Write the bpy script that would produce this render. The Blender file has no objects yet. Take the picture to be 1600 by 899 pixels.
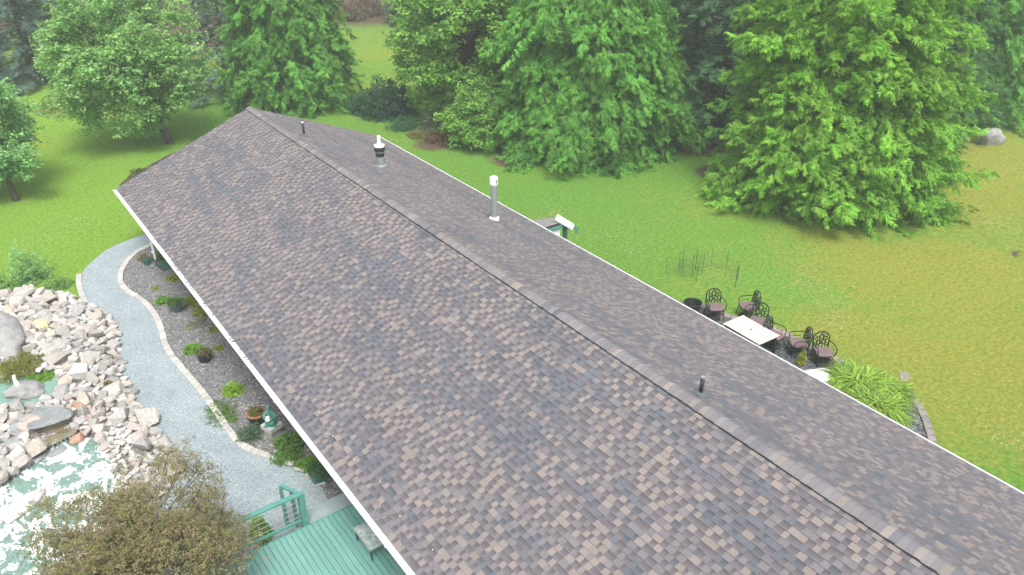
import bpy, bmesh, math, random
import numpy as np
from mathutils import Vector, Matrix

PI = math.pi
R = math.radians
scene = bpy.context.scene
COL = scene.collection

# ---------------------------------------------------------------- camera
CAM_POS = np.array([-11.014, -34.612, 15.243])
CAM_R = np.array([0.808522, -0.588448, 0.004590])
CAM_U = np.array([0.282027, 0.394326, 0.874625])
CAM_F = np.array([0.516481, 0.705859, -0.484779])
cam_data = bpy.data.cameras.new('camera')
cam_data.sensor_width = 36.0
cam_data.lens = 28.125
cam_data.clip_start = 0.1
cam_data.clip_end = 2000.0
cam = bpy.data.objects.new('camera', cam_data)
COL.objects.link(cam)
cam.matrix_world = Matrix(((CAM_R[0], CAM_U[0], -CAM_F[0], CAM_POS[0]),
                           (CAM_R[1], CAM_U[1], -CAM_F[1], CAM_POS[1]),
                           (CAM_R[2], CAM_U[2], -CAM_F[2], CAM_POS[2]),
                           (0, 0, 0, 1)))
scene.camera = cam

# ---------------------------------------------------------------- sky, sun, exposure
SUN_ELEV, SUN_AZ = 62.0, 205.0        # azimuth clockwise from +Y
world = bpy.data.worlds.new('World')
scene.world = world
world.use_nodes = True
wn = world.node_tree
wn.nodes.clear()
w_out = wn.nodes.new('ShaderNodeOutputWorld')
w_bg = wn.nodes.new('ShaderNodeBackground')
w_sky = wn.nodes.new('ShaderNodeTexSky')
w_sky.sky_type = 'NISHITA'
w_sky.sun_disc = False
w_sky.sun_elevation = R(SUN_ELEV)
w_sky.sun_rotation = R(SUN_AZ)
w_sky.air_density = 1.0
w_sky.dust_density = 4.0
w_sky.ozone_density = 1.0
w_hsv = wn.nodes.new('ShaderNodeHueSaturation')     # overcast: the cloud takes the blue out of the whole sky
w_hsv.inputs['Saturation'].default_value = 0.30
wn.links.new(w_sky.outputs[0], w_hsv.inputs['Color'])
wn.links.new(w_hsv.outputs[0], w_bg.inputs['Color'])
w_bg.inputs['Strength'].default_value = 0.15
wn.links.new(w_bg.outputs[0], w_out.inputs['Surface'])
sun_data = bpy.data.lights.new('sun', 'SUN')
sun_data.energy = 1.6
sun_data.angle = R(18)
sun_data.color = (1.0, 0.97, 0.92)
sun = bpy.data.objects.new('sun', sun_data)
COL.objects.link(sun)
_d = Vector((math.sin(R(SUN_AZ)) * math.cos(R(SUN_ELEV)), math.cos(R(SUN_AZ)) * math.cos(R(SUN_ELEV)), math.sin(R(SUN_ELEV))))
sun.rotation_euler = _d.to_track_quat('Z', 'Y').to_euler()
sun.location = (0, 0, 40)
scene.view_settings.view_transform = 'Standard'
scene.view_settings.look = 'None'
scene.view_settings.gamma = 1.0
scene.view_settings.use_curve_mapping = False
scene.view_settings.exposure = 0.95
scene.cycles.use_denoising = True
scene.cycles.max_bounces = 8
scene.cycles.diffuse_bounces = 4
scene.cycles.transparent_max_bounces = 12
scene.cycles.volume_bounces = 1

# ---------------------------------------------------------------- helpers
def link(o, parent=None):
    COL.objects.link(o)
    if parent is not None:
        o.parent = parent
    return o

def tag(o, label=None, cat=None, group=None, kind=None):
    if label: o['label'] = label
    if cat: o['category'] = cat
    if group: o['group'] = group
    if kind: o['kind'] = kind
    return o

def empty(name, loc=(0, 0, 0), rz=0.0, parent=None):
    o = bpy.data.objects.new(name, None)
    o.empty_display_size = 0.2
    o.location = loc
    o.rotation_euler = (0, 0, rz)
    return link(o, parent)

def thing(name, label, cat, loc=(0, 0, 0), rz=0.0, group=None):
    return tag(empty(name, loc, rz), label, cat, group)

def copy_tree(o, parent=None):
    c = o.copy()
    COL.objects.link(c)
    c.parent = parent
    for ch in list(o.children):
        copy_tree(ch, c)
    return c

class MB:
    """collects shapes for ONE mesh object"""
    def __init__(self):
        self.v = []
        self.f = []
    def add(self, vs, fs):
        n = len(self.v)
        self.v.extend([tuple(map(float, p)) for p in vs])
        self.f.extend([tuple(i + n for i in q) for q in fs])
        return self
    def box(self, c, s, rz=0.0, taper=1.0):
        x, y, z = s[0] / 2, s[1] / 2, s[2] / 2
        pts = []
        for dz in (-1, 1):
            k = 1.0 if dz < 0 else taper
            for dx, dy in ((-1, -1), (1, -1), (1, 1), (-1, 1)):
                px, py = dx * x * k, dy * y * k
                pts.append((c[0] + px * math.cos(rz) - py * math.sin(rz), c[1] + px * math.sin(rz) + py * math.cos(rz), c[2] + dz * z))
        return self.add(pts, [(0, 3, 2, 1), (4, 5, 6, 7), (0, 1, 5, 4), (1, 2, 6, 5), (2, 3, 7, 6), (3, 0, 4, 7)])
    def prism(self, poly, z0, z1):
        """closed polygon (x,y) extruded; fan-safe via ngon"""
        n = len(poly)
        a = sum(poly[i][0] * poly[(i + 1) % n][1] - poly[(i + 1) % n][0] * poly[i][1] for i in range(n))
        if a < 0: poly = poly[::-1]
        vs = [(p[0], p[1], z0) for p in poly] + [(p[0], p[1], z1) for p in poly]
        fs = [tuple(range(n - 1, -1, -1)), tuple(range(n, 2 * n))]
        fs += [(i, (i + 1) % n, n + (i + 1) % n, n + i) for i in range(n)]
        return self.add(vs, fs)
    def tube(self, pts, rad, n=6, cap=True):
        pts = [np.array(p, float) for p in pts]
        if not hasattr(rad, '__len__'): rad = [rad] * len(pts)
        rings = []
        for i, p in enumerate(pts):
            d = pts[min(i + 1, len(pts) - 1)] - pts[max(i - 1, 0)]
            d = d / (np.linalg.norm(d) + 1e-9)
            a = np.array([0, 0, 1.0]) if abs(d[2]) < 0.9 else np.array([1.0, 0, 0])
            u = np.cross(d, a); u /= np.linalg.norm(u)
            w = np.cross(d, u)
            rings.append([p + rad[i] * (math.cos(2 * PI * k / n) * u + math.sin(2 * PI * k / n) * w) for k in range(n)])
        vs = [q for r in rings for q in r]
        fs = []
        for i in range(len(pts) - 1):
            for k in range(n):
                fs.append((i * n + k, i * n + (k + 1) % n, (i + 1) * n + (k + 1) % n, (i + 1) * n + k))
        if cap:
            fs.append(tuple(range(n - 1, -1, -1)))
            fs.append(tuple((len(pts) - 1) * n + k for k in range(n)))
        return self.add(vs, fs)
    def lathe(self, prof, c=(0, 0, 0), n=16):
        """prof: [(r,z)...] from bottom to top"""
        vs = []
        for r, z in prof:
            for k in range(n):
                vs.append((c[0] + r * math.cos(2 * PI * k / n), c[1] + r * math.sin(2 * PI * k / n), c[2] + z))
        fs = []
        for i in range(len(prof) - 1):
            for k in range(n):
                fs.append((i * n + k, i * n + (k + 1) % n, (i + 1) * n + (k + 1) % n, (i + 1) * n + k))
        fs.append(tuple(range(n - 1, -1, -1)))
        fs.append(tuple((len(prof) - 1) * n + k for k in range(n)))
        return self.add(vs, fs)
    def mesh(self, name, mat, smooth=False):
        me = bpy.data.meshes.new(name)
        me.from_pydata(self.v, [], self.f)
        me.materials.append(mat)
        if smooth:
            me.polygons.foreach_set('use_smooth', [True] * len(me.polygons))
        me.update()
        return me
    def build(self, name, mat, parent=None, loc=(0, 0, 0), smooth=False, world=False):
        if world and parent is not None:
            off = parent.location
            self.v = [(a - off[0], b - off[1], c - off[2]) for a, b, c in self.v]
        o = bpy.data.objects.new(name, self.mesh(name, mat, smooth))
        o.location = loc
        return link(o, parent)

def np_mesh(name, V, F, mat, col=None, smooth=False):
    me = bpy.data.meshes.new(name)
    V = np.ascontiguousarray(V, dtype=np.float32); F = np.ascontiguousarray(F, dtype=np.int32)
    k = F.shape[1]
    me.vertices.add(len(V)); me.vertices.foreach_set('co', V.ravel())
    me.loops.add(F.size); me.loops.foreach_set('vertex_index', F.ravel())
    me.polygons.add(len(F)); me.polygons.foreach_set('loop_start', np.arange(0, F.size, k, dtype=np.int32))
    me.polygons.foreach_set('loop_total', np.full(len(F), k, dtype=np.int32))
    me.update(calc_edges=True)
    if not smooth: me.shade_flat()
    if smooth: me.polygons.foreach_set('use_smooth', np.ones(len(F), dtype=bool))
    if col is not None:
        at = me.color_attributes.new('col', 'FLOAT_COLOR', 'POINT')
        c4 = np.ones((len(V), 4), np.float32); c4[:, :3] = col
        at.data.foreach_set('color', c4.ravel())
    me.materials.append(mat)
    return me

def np_obj(name, V, F, mat, col=None, parent=None, loc=(0, 0, 0), smooth=False):
    o = bpy.data.objects.new(name, np_mesh(name, V, F, mat, col, smooth))
    o.location = loc
    return link(o, parent)

# ---------------------------------------------------------------- materials
class NT:
    def __init__(self, name):
        self.m = bpy.data.materials.new(name)
        self.m.use_nodes = True
        self.t = self.m.node_tree
        self.t.nodes.clear()
        self.out = self.t.nodes.new('ShaderNodeOutputMaterial')
    def n(self, typ, **kw):
        x = self.t.nodes.new('ShaderNode' + typ)
        for k, v in kw.items():
            if k in x.inputs.keys(): self.set(x.inputs[k], v)
            else: setattr(x, k, v)
        return x
    def set(self, sock, v):
        if isinstance(v, bpy.types.NodeSocket): self.t.links.new(v, sock)
        elif hasattr(v, '__len__') and len(v) == 3 and sock.type == 'RGBA': sock.default_value = (*v, 1)
        else: sock.default_value = v
    def pos(self):
        return self.n('NewGeometry').outputs['Position']
    def noise(self, scale, detail=3, rough=0.55, vec=None, dist=0.0):
        x = self.n('TexNoise', Scale=scale, Detail=detail, Roughness=rough, Distortion=dist)
        self.set(x.inputs['Vector'], vec if vec is not None else self.pos())
        return x.outputs['Fac']
    def vor(self, scale, vec=None, out='Color', feature='F1'):
        x = self.n('TexVoronoi', Scale=scale)
        x.feature = feature
        self.set(x.inputs['Vector'], vec if vec is not None else self.pos())
        return x.outputs[out]
    def ramp(self, fac, stops, interp='LINEAR'):
        x = self.n('ValToRGB')
        x.color_ramp.interpolation = interp
        e = x.color_ramp.elements
        while len(e) > 1: e.remove(e[-1])
        for i, (p, c) in enumerate(stops):
            q = e[0] if i == 0 else e.new(p)
            q.position = p
            q.color = (*c, 1) if hasattr(c, '__len__') else (c, c, c, 1)
        self.set(x.inputs['Fac'], fac)
        return x.outputs['Color']
    def mix(self, fac, a, b, mode='MIX'):
        x = self.n('Mix', data_type='RGBA', blend_type=mode)
        self.set(x.inputs['Factor'], fac)
        self.set(x.inputs[6], a); self.set(x.inputs[7], b)
        return x.outputs[2]
    def math(self, op, a, b=0.0, clamp=False):
        x = self.n('Math', operation=op, use_clamp=clamp)
        self.set(x.inputs[0], a); self.set(x.inputs[1], b)
        return x.outputs[0]
    def attr(self, name='col', out='Color'):
        return self.n('Attribute', attribute_name=name).outputs[out]
    def bump(self, h, strength=0.3, dist=0.02):
        return self.n('Bump', Strength=strength, Distance=dist, Height=h).outputs['Normal']
    def bsdf(self, color, rough=0.7, metal=0.0, normal=None, spec=0.5):
        p = self.n('BsdfPrincipled')
        self.set(p.inputs['Base Color'], color)
        self.set(p.inputs['Roughness'], rough)
        self.set(p.inputs['Metallic'], metal)
        self.set(p.inputs['Specular IOR Level'], spec)
        if normal is not None: self.set(p.inputs['Normal'], normal)
        return p
    def done(self, shader):
        s = shader.outputs[0] if hasattr(shader, 'outputs') else shader
        self.t.links.new(s, self.out.inputs['Surface'])
        return self.m

def m_paint(name, c, rough=0.5, metal=0.0, var=0.12, scale=6.0, bump=0.05, dirt=None):
    t = NT(name)
    n1 = t.noise(scale, 5, 0.65)
    a = tuple(x * (1 - var) for x in c); b = tuple(min(1, x * (1 + var)) for x in c)
    col = t.ramp(n1, [(0.3, a), (0.7, b)])
    if dirt:
        n2 = t.noise(scale * 2.3, 6, 0.7)
        col = t.mix(t.ramp(n2, [(0.52, 0.0), (0.72, 0.7)]), col, dirt)
    return t.done(t.bsdf(col, rough, metal, t.bump(t.noise(scale * 8, 3), bump, 0.01)))

def m_leaf(name, trans=0.38, rough=0.55, spec=0.25):
    t = NT(name)
    c = t.attr()
    n1 = t.noise(9.0, 2)
    col = t.mix(1.0, c, t.ramp(n1, [(0.3, (0.82, 0.85, 0.8)), (0.7, (1.16, 1.12, 1.1))]), 'MULTIPLY')
    p = t.bsdf(col, rough, 0, None, spec)
    tr = t.n('BsdfTranslucent')
    t.set(tr.inputs['Color'], t.mix(1.0, col, (1.15, 1.2, 0.7), 'MULTIPLY'))
    mx = t.n('MixShader')
    mx.inputs[0].default_value = trans
    t.t.links.new(p.outputs[0], mx.inputs[1]); t.t.links.new(tr.outputs[0], mx.inputs[2])
    return t.done(mx)

def m_shingle():
    t = NT('shingle')
    c = t.attr()
    g = t.noise(140.0, 3, 0.7)
    col = t.mix(1.0, c, t.ramp(g, [(0.3, 0.72), (0.7, 1.28)]), 'MULTIPLY')
    g2 = t.noise(0.55, 4, 0.6)
    col = t.mix(1.0, col, t.ramp(g2, [(0.3, 0.95), (0.7, 1.05)]), 'MULTIPLY')
    st = t.noise(2.2, 6, 0.75)                      # pale weathered blotches
    col = t.mix(t.ramp(st, [(0.58, 0.0), (0.82, 0.18)]), col, (0.17, 0.165, 0.16))
    return t.done(t.bsdf(col, 0.88, 0, t.bump(g, 0.45, 0.006), 0.3))

def m_random(name, stops, rough=0.8, scale=8.0, bump=0.4, interp='LINEAR'):
    """one colour per object plus mottling"""
    t = NT(name)
    rnd = t.n('ObjectInfo').outputs['Random']
    col = t.ramp(rnd, stops, interp)
    tc = t.n('TexCoord').outputs['Object']
    n1 = t.noise(scale, 6, 0.7, tc)
    col = t.mix(1.0, col, t.ramp(n1, [(0.25, 0.5), (0.75, 1.28)]), 'MULTIPLY')
    n2 = t.noise(scale * 4, 4, 0.7, tc)
    return t.done(t.bsdf(col, rough, 0, t.bump(n2, bump, 0.02), 0.3))

MAT = {}
MAT['shingle'] = m_shingle()
MAT['leaf'] = m_leaf('leaf')
MAT['needle'] = m_leaf('needle', 0.32, 0.6, 0.2)
MAT['bark'] = m_paint('bark', (0.055, 0.045, 0.036), 0.9, 0, 0.5, 5, 0.6)
MAT['twig'] = m_paint('twig', (0.16, 0.135, 0.11), 0.9, 0, 0.35, 8, 0.3)
MAT['gutter'] = m_paint('gutter', (0.60, 0.615, 0.63), 0.35, 0, 0.04, 3, 0.02, (0.45, 0.44, 0.40))
MAT['white'] = m_paint('white_paint', (0.80, 0.80, 0.79), 0.4, 0, 0.05, 4, 0.03)
MAT['wall'] = m_paint('wall_siding', (0.45, 0.47, 0.45), 0.7, 0, 0.08, 2, 0.05)
MAT['green_paint'] = m_paint('green_paint', (0.085, 0.25, 0.215), 0.5, 0, 0.14, 3, 0.05, (0.15, 0.30, 0.27))
MAT['dark_green'] = m_paint('dark_green', (0.03, 0.10, 0.075), 0.5, 0, 0.2, 6, 0.05)
MAT['metal'] = m_paint('galvanised', (0.36, 0.40, 0.42), 0.42, 0.55, 0.12, 9, 0.02)
MAT['black'] = m_paint('black_plastic', (0.018, 0.018, 0.02), 0.5, 0, 0.2, 6, 0.05)
MAT['flashing'] = m_paint('lead_flashing', (0.10, 0.12, 0.13), 0.6, 0.2, 0.2, 9, 0.1)
MAT['iron'] = m_paint('cast_iron', (0.022, 0.028, 0.027), 0.5, 0.3, 0.25, 20, 0.1)
MAT['cushion'] = m_paint('cushion', (0.15, 0.105, 0.105), 0.9, 0, 0.18, 12, 0.15)
MAT['table'] = m_paint('cream_slat', (0.66, 0.60, 0.46), 0.55, 0, 0.06, 7, 0.05)
MAT['disc'] = m_paint('brown_stone', (0.20, 0.175, 0.15), 0.85, 0, 0.25, 9, 0.3)
MAT['white_stone'] = m_paint('white_stone', (0.58, 0.57, 0.54), 0.85, 0, 0.12, 3, 0.4)
MAT['step'] = m_paint('step_grey', (0.27, 0.33, 0.33), 0.7, 0, 0.12, 4, 0.1)
MAT['concrete'] = m_paint('concrete', (0.36, 0.34, 0.31), 0.85, 0, 0.2, 4, 0.25, (0.24, 0.23, 0.21))
MAT['paver'] = m_random('edging_paver', [(0.0, (0.46, 0.43, 0.39)), (0.5, (0.58, 0.56, 0.52)), (1.0, (0.40, 0.39, 0.37))], 0.85, 9, 0.3)
MAT['block'] = m_random('wall_block', [(0.0, (0.24, 0.22, 0.21)), (0.5, (0.32, 0.28, 0.25)), (1.0, (0.20, 0.195, 0.19))], 0.9, 9, 0.4)
MAT['stone'] = m_random('bank_stone', [(0.0, (0.487, 0.468, 0.434)), (0.12, (0.310, 0.299, 0.283)), (0.26, (0.525, 0.501, 0.452)), (0.40, (0.375, 0.344, 0.314)), (0.52, (0.469, 0.418, 0.345)),
                                       (0.62, (0.403, 0.395, 0.385)), (0.74, (0.440, 0.372, 0.337)), (0.86, (0.534, 0.514, 0.478)), (1.0, (0.281, 0.276, 0.266))], 0.85, 5, 0.5)
MAT['boulder'] = m_paint('boulder', (0.27, 0.265, 0.26), 0.9, 0, 0.3, 2.2, 0.6, (0.17, 0.165, 0.15))
MAT['slab'] = m_paint('slate_slab', (0.21, 0.225, 0.23), 0.6, 0, 0.25, 3, 0.3, (0.13, 0.14, 0.13))
MAT['wet_slab'] = m_paint('wet_slab', (0.20, 0.18, 0.12), 0.25, 0, 0.4, 3, 0.3, (0.22, 0.12, 0.05))
MAT['rust'] = m_paint('rust_stone', (0.33, 0.19, 0.14), 0.7, 0, 0.3, 6, 0.4)
MAT['pale_rock'] = m_paint('pale_rock', (0.44, 0.43, 0.40), 0.85, 0, 0.12, 3, 0.4)
MAT['yellow_rock'] = m_paint('yellow_rock', (0.58, 0.48, 0.26), 0.85, 0, 0.15, 6, 0.4)
MAT['terracotta'] = m_paint('terracotta', (0.34, 0.14, 0.08), 0.8, 0, 0.2, 8, 0.1)
MAT['bronze'] = m_paint('verdigris', (0.07, 0.24, 0.19), 0.55, 0.1, 0.25, 12, 0.1)
MAT['glass_pot'] = m_paint('slate_pot', (0.07, 0.09, 0.11), 0.45, 0, 0.15, 6, 0.05)
MAT['green_pot'] = m_paint('green_pot', (0.03, 0.13, 0.11), 0.4, 0, 0.15, 6, 0.05)
MAT['soil'] = m_paint('potting_soil', (0.13, 0.085, 0.05), 0.95, 0, 0.4, 25, 0.6)
MAT['cable'] = m_paint('cable', (0.06, 0.058, 0.06), 0.6, 0, 0.1, 6, 0.02)
MAT['wire'] = m_paint('green_wire', (0.03, 0.05, 0.045), 0.6, 0.2, 0.2, 6, 0.02)

def m_deck():
    t = NT('deck_board')
    rnd = t.n('ObjectInfo').outputs['Random']
    tc = t.n('TexCoord').outputs['Object']
    mp = t.n('Mapping'); mp.inputs['Scale'].default_value = (14, 1.2, 14); t.set(mp.inputs['Vector'], tc)
    g = t.noise(2.2, 6, 0.65, mp.outputs[0])
    col = t.ramp(rnd, [(0.0, (0.12, 0.285, 0.25)), (1.0, (0.155, 0.335, 0.30))])
    col = t.mix(1.0, col, t.ramp(g, [(0.3, 0.82), (0.7, 1.15)]), 'MULTIPLY')
    w = t.noise(1.3, 6, 0.7)
    col = t.mix(t.ramp(w, [(0.5, 0.0), (0.75, 0.5)]), col, (0.25, 0.37, 0.36))
    return t.done(t.bsdf(col, 0.5, 0, t.bump(g, 0.15, 0.01)))
MAT['deck'] = m_deck()

def m_gravel(name, stops, scale, bump=0.6, patch=None):
    t = NT(name)
    v = t.vor(scale, None, 'Color')
    sep = t.n('SeparateColor'); t.set(sep.inputs[0], v)
    col = t.ramp(sep.outputs[0], stops)
    d = t.vor(scale, None, 'Distance')
    col = t.mix(1.0, col, t.ramp(t.noise(0.9, 5, 0.65), [(0.3, 0.86), (0.7, 1.12)]), 'MULTIPLY')
    col = t.mix(1.0, col, t.ramp(t.noise(scale * 0.3, 3, 0.6), [(0.3, 0.85), (0.7, 1.15)]), 'MULTIPLY')
    if patch:
        col = t.mix(t.ramp(t.noise(1.7, 5, 0.7), [(0.56, 0.0), (0.7, 0.45)]), col, patch)
    h = t.math('SUBTRACT', 1.0, d)
    return t.done(t.bsdf(col, 0.9, 0, t.bump(h, bump, 0.03), 0.2))
MAT['path'] = m_gravel('pale_gravel', [(0.0, (0.205, 0.25, 0.27)), (0.4, (0.26, 0.31, 0.33)), (0.75, (0.30, 0.35, 0.37)), (1.0, (0.39, 0.43, 0.44))], 42, 0.5)
MAT['bed'] = m_gravel('dark_gravel', [(0.0, (0.085, 0.085, 0.09)), (0.5, (0.16, 0.16, 0.165)), (0.85, (0.24, 0.235, 0.23)), (1.0, (0.40, 0.39, 0.38))], 20, 1.0)
MAT['dark_bed'] = m_gravel('slate_chips', [(0.0, (0.035, 0.04, 0.045)), (0.6, (0.085, 0.095, 0.10)), (1.0, (0.16, 0.17, 0.17))], 16, 1.0)
MAT['pebble'] = m_paint('pebble', (0.17, 0.168, 0.17), 0.85, 0, 0.7, 30, 0.1)
MAT['white_pebble'] = m_paint('white_pebble', (0.45, 0.435, 0.41), 0.85, 0, 0.25, 18, 0.1)
MAT['bank_soil'] = m_gravel('bank_soil', [(0.0, (0.11, 0.10, 0.09)), (0.5, (0.23, 0.215, 0.195)), (1.0, (0.40, 0.38, 0.355))], 14, 1.0)
MAT['earth'] = m_gravel('bare_earth', [(0.0, (0.03, 0.03, 0.02)), (0.55, (0.07, 0.06, 0.042)), (0.8, (0.07, 0.11, 0.035)), (1.0, (0.12, 0.10, 0.08))], 6, 1.0)

def m_ground():
    t = NT('lawn')
    msk = t.attr('col')
    sep = t.n('SeparateColor'); t.set(sep.inputs[0], msk)
    dry, dirt, lush = sep.outputs[0], sep.outputs[1], sep.outputs[2]
    mp = t.n('Mapping'); mp.inputs['Scale'].default_value = (1, 1, 0.3); t.set(mp.inputs['Vector'], t.pos())
    fine = t.noise(26.0, 6, 0.85)
    mid = t.noise(2.6, 6, 0.7)
    big = t.noise(0.33, 5, 0.6)
    green = t.ramp(fine, [(0.25, (0.070, 0.165, 0.024)), (0.5, (0.128, 0.272, 0.040)), (0.75, (0.21, 0.375, 0.075))])
    lime = t.ramp(fine, [(0.25, (0.115, 0.215, 0.022)), (0.5, (0.20, 0.345, 0.038)), (0.75, (0.31, 0.455, 0.075))])
    straw = t.ramp(fine, [(0.25, (0.165, 0.175, 0.024)), (0.5, (0.27, 0.280, 0.045)), (0.75, (0.38, 0.37, 0.095))])
    earth = t.ramp(fine, [(0.25, (0.045, 0.030, 0.020)), (0.5, (0.115, 0.082, 0.055)), (0.75, (0.21, 0.16, 0.115))])
    f_l = t.math('ADD', lush, t.math('MULTIPLY', t.math('SUBTRACT', mid, 0.5), 1.3), True)
    col = t.mix(f_l, green, lime)
    f_d = t.math('ADD', t.math('MULTIPLY', dry, 1.25), t.math('ADD', t.math('MULTIPLY', t.math('SUBTRACT', mid, 0.55), 2.1), t.math('MULTIPLY', t.math('SUBTRACT', big, 0.5), 1.1)))
    col = t.mix(t.ramp(f_d, [(0.28, 0.0), (0.95, 0.9)]), col, straw)
    f_e = t.math('ADD', dirt, t.math('MULTIPLY', t.math('SUBTRACT', mid, 0.5), 1.2))
    col = t.mix(t.ramp(f_e, [(0.35, 0.0), (0.65, 1.0)]), col, earth)
    blot = t.noise(7.0, 5, 0.75)
    col = t.mix(1.0, col, t.ramp(blot, [(0.28, 0.52), (0.5, 0.92), (0.72, 1.38)]), 'MULTIPLY')
    weed = t.noise(3.7, 7, 0.8, None, 0.4)
    col = t.mix(t.ramp(weed, [(0.60, 0.0), (0.70, 0.75)]), col, (0.075, 0.19, 0.05))
    worn = t.noise(1.9, 7, 0.85, None, 0.3)
    col = t.mix(t.ramp(worn, [(0.63, 0.0), (0.74, 0.6)]), col, (0.33, 0.29, 0.13))
    nrm = t.bump(t.math('ADD', fine, mid), 0.9, 0.06)
    return t.done(t.bsdf(col, 0.95, 0, nrm, 0.12))
MAT['ground'] = m_ground()

def m_water(name, deep, white_amt):
    t = NT(name)
    mp = t.n('Mapping'); mp.inputs['Scale'].default_value = (1.6, 1.0, 1.0); mp.inputs['Rotation'].default_value = (0, 0, R(35))
    t.set(mp.inputs['Vector'], t.pos())
    n1 = t.noise(1.15, 5, 0.6, mp.outputs[0], 1.6)
    n2 = t.noise(5.0, 5, 0.6, mp.outputs[0], 1.0)
    s = t.math('ADD', n1, t.math('MULTIPLY', t.math('SUBTRACT', n2, 0.5), 0.38))
    f = t.ramp(s, [(white_amt, 0.0), (white_amt + 0.02, 0.55), (white_amt + 0.07, 1.0)])
    body = t.ramp(n2, [(0.3, tuple(0.75 * x for x in deep)), (0.7, tuple(1.2 * x for x in deep))])
    col = t.mix(f, body, (0.86, 0.87, 0.87))  # white noise patches mixed into the water colour
    rgh = t.math('ADD', 0.04, t.math('MULTIPLY', f, 0.7))
    nrm = t.bump(t.noise(6.0, 4, 0.6, mp.outputs[0], 0.6), 0.35, 0.05)
    return t.done(t.bsdf(col, rgh, 0, nrm, 0.6))
MAT['water'] = m_water('pond_water', (0.17, 0.30, 0.245), 0.66)
MAT['white_patch_water'] = m_water('patchy_water', (0.16, 0.255, 0.215), 0.49)

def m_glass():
    t = NT('painted_reflection_glass')
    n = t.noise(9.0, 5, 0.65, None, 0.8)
    col = t.ramp(n, [(0.32, (0.22, 0.27, 0.27)), (0.5, (0.42, 0.47, 0.46)), (0.66, (0.66, 0.70, 0.69))])  # pale and dark mottling: the reflection on the glass painted into its colour
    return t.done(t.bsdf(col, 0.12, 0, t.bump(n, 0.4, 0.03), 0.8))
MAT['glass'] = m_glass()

# ---------------------------------------------------------------- layout (metres, house ridge along Y, far gable at y = 0)
EAVE, RISE, HALF, Y_NEAR = 2.7, 2.4, 6.0, -36.0
SLOPE = math.hypot(HALF, RISE)
CA, SA = HALF / SLOPE, RISE / SLOPE
KERB_IN = [(-4.88, -0.29), (-5.38, -0.39), (-5.97, -0.73), (-6.52, -1.43), (-6.94, -2.31), (-7.14, -3.29), (-7.04, -4.18), (-6.82, -5.07), (-6.71, -6.26), (-6.78, -7.47), (-6.95, -8.65), (-6.99, -9.55), (-6.93, -10.48), (-6.86, -11.42), (-6.79, -12.36), (-6.77, -13.23), (-6.76, -14.04), (-6.75, -14.75), (-6.68, -15.41), (-6.52, -15.9), (-6.28, -16.31), (-5.99, -16.78), (-5.78, -17.29), (-5.6, -17.83), (-5.5, -18.28)]
KERB_OUT = [(-8.32, -1.46), (-8.46, -2.15), (-8.55, -2.91), (-8.59, -3.8), (-8.57, -4.4)]
PATH_L = [(-4.85, 1.06), (-5.79, 0.84), (-6.81, 0.4), (-7.61, -0.43), (-8.22, -1.4), (-8.55, -2.91), (-8.54, -4.13), (-8.22, -5.06), (-8.12, -6.41), (-8.32, -8.06), (-8.58, -9.97), (-8.63, -11.41), (-8.49, -13.06), (-8.5, -14.41), (-9.15, -15.84), (-9.7, -17.42), (-10.0, -18.97)]
ROCK_POLY = [(-12.08, -2.47), (-11.22, -2.22), (-10.32, -1.96), (-8.98, -3.28), (-8.54, -4.13), (-8.22, -5.06), (-8.08, -6.43), (-8.32, -8.06), (-8.58, -9.97), (-8.63, -11.41), (-8.49, -13.06), (-8.35, -14.41), (-8.37, -15.55), (-9.39, -16.49), (-10.9, -17.02), (-13.45, -16.38), (-13.23, -10.9)]
UPPER = [(-12.89, -7.56), (-11.88, -8.11), (-11.16, -8.12), (-10.2, -8.62), (-10.24, -9.38), (-10.59, -10.12), (-11.12, -10.3), (-12.11, -9.98), (-13.06, -9.45)]
LOWER = [(-11.02, -12.14), (-10.41, -12.08), (-10.03, -12.78), (-9.83, -13.62), (-9.94, -14.74), (-9.98, -15.63), (-10.68, -16.66), (-11.98, -17.45), (-13.99, -16.7), (-13.49, -13.82), (-12.57, -13.46), (-12.06, -13.12), (-11.51, -12.64)]
WHITE = [(-9.58, -11.9), (-9.14, -13.14), (-9.28, -14.42), (-9.54, -15.49), (-10.08, -15.7), (-9.98, -14.55), (-9.84, -13.34)]
TOPSLAB = [(-11.46, -11.22), (-11.1, -10.88), (-10.39, -11.54), (-10.39, -11.92), (-10.86, -12.02), (-11.5, -11.85)]
LOWSLAB = [(-11.77, -11.69), (-11.3, -11.67), (-10.33, -11.49), (-10.17, -11.87), (-10.43, -12.3), (-11.02, -12.51), (-11.46, -12.47)]
BOULDER = [(-11.7, -6.72), (-11.37, -3.94), (-11.0, -4.21), (-10.76, -5.43), (-10.7, -6.88), (-11.14, -7.41)]
BED_PLANTS = [(-5.89, -1.67), (-5.33, -3.99), (-6.16, -4.43), (-6.21, -5.62), (-5.21, -6.34), (-5.21, -7.33), (-4.56, -6.2), (-5.31, -8.8), (-5.52, -10.07), (-6.29, -9.72), (-5.98, -12.82), (-6.61, -13.46), (-6.65, -14.01), (-6.59, -15.26), (-6.29, -15.19), (-5.45, -16.15), (-5.33, -16.58), (-5.91, -16.58), (-5.46, -17.42), (-6.16, -16.49), (-7.64, -19.12), (-5.04, -1.69), (-5.3, -1.87), (-5.4, -8.09), (-5.82, -7.95)]
DRY = [(30.33, -17.06), (36.16, -16.52), (18.53, -20.65), (20.66, -22.17), (13.14, -22.18), (17.45, -25.26), (19.58, -15.24), (13.82, -24.67), (14.06, -27.51)]
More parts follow.
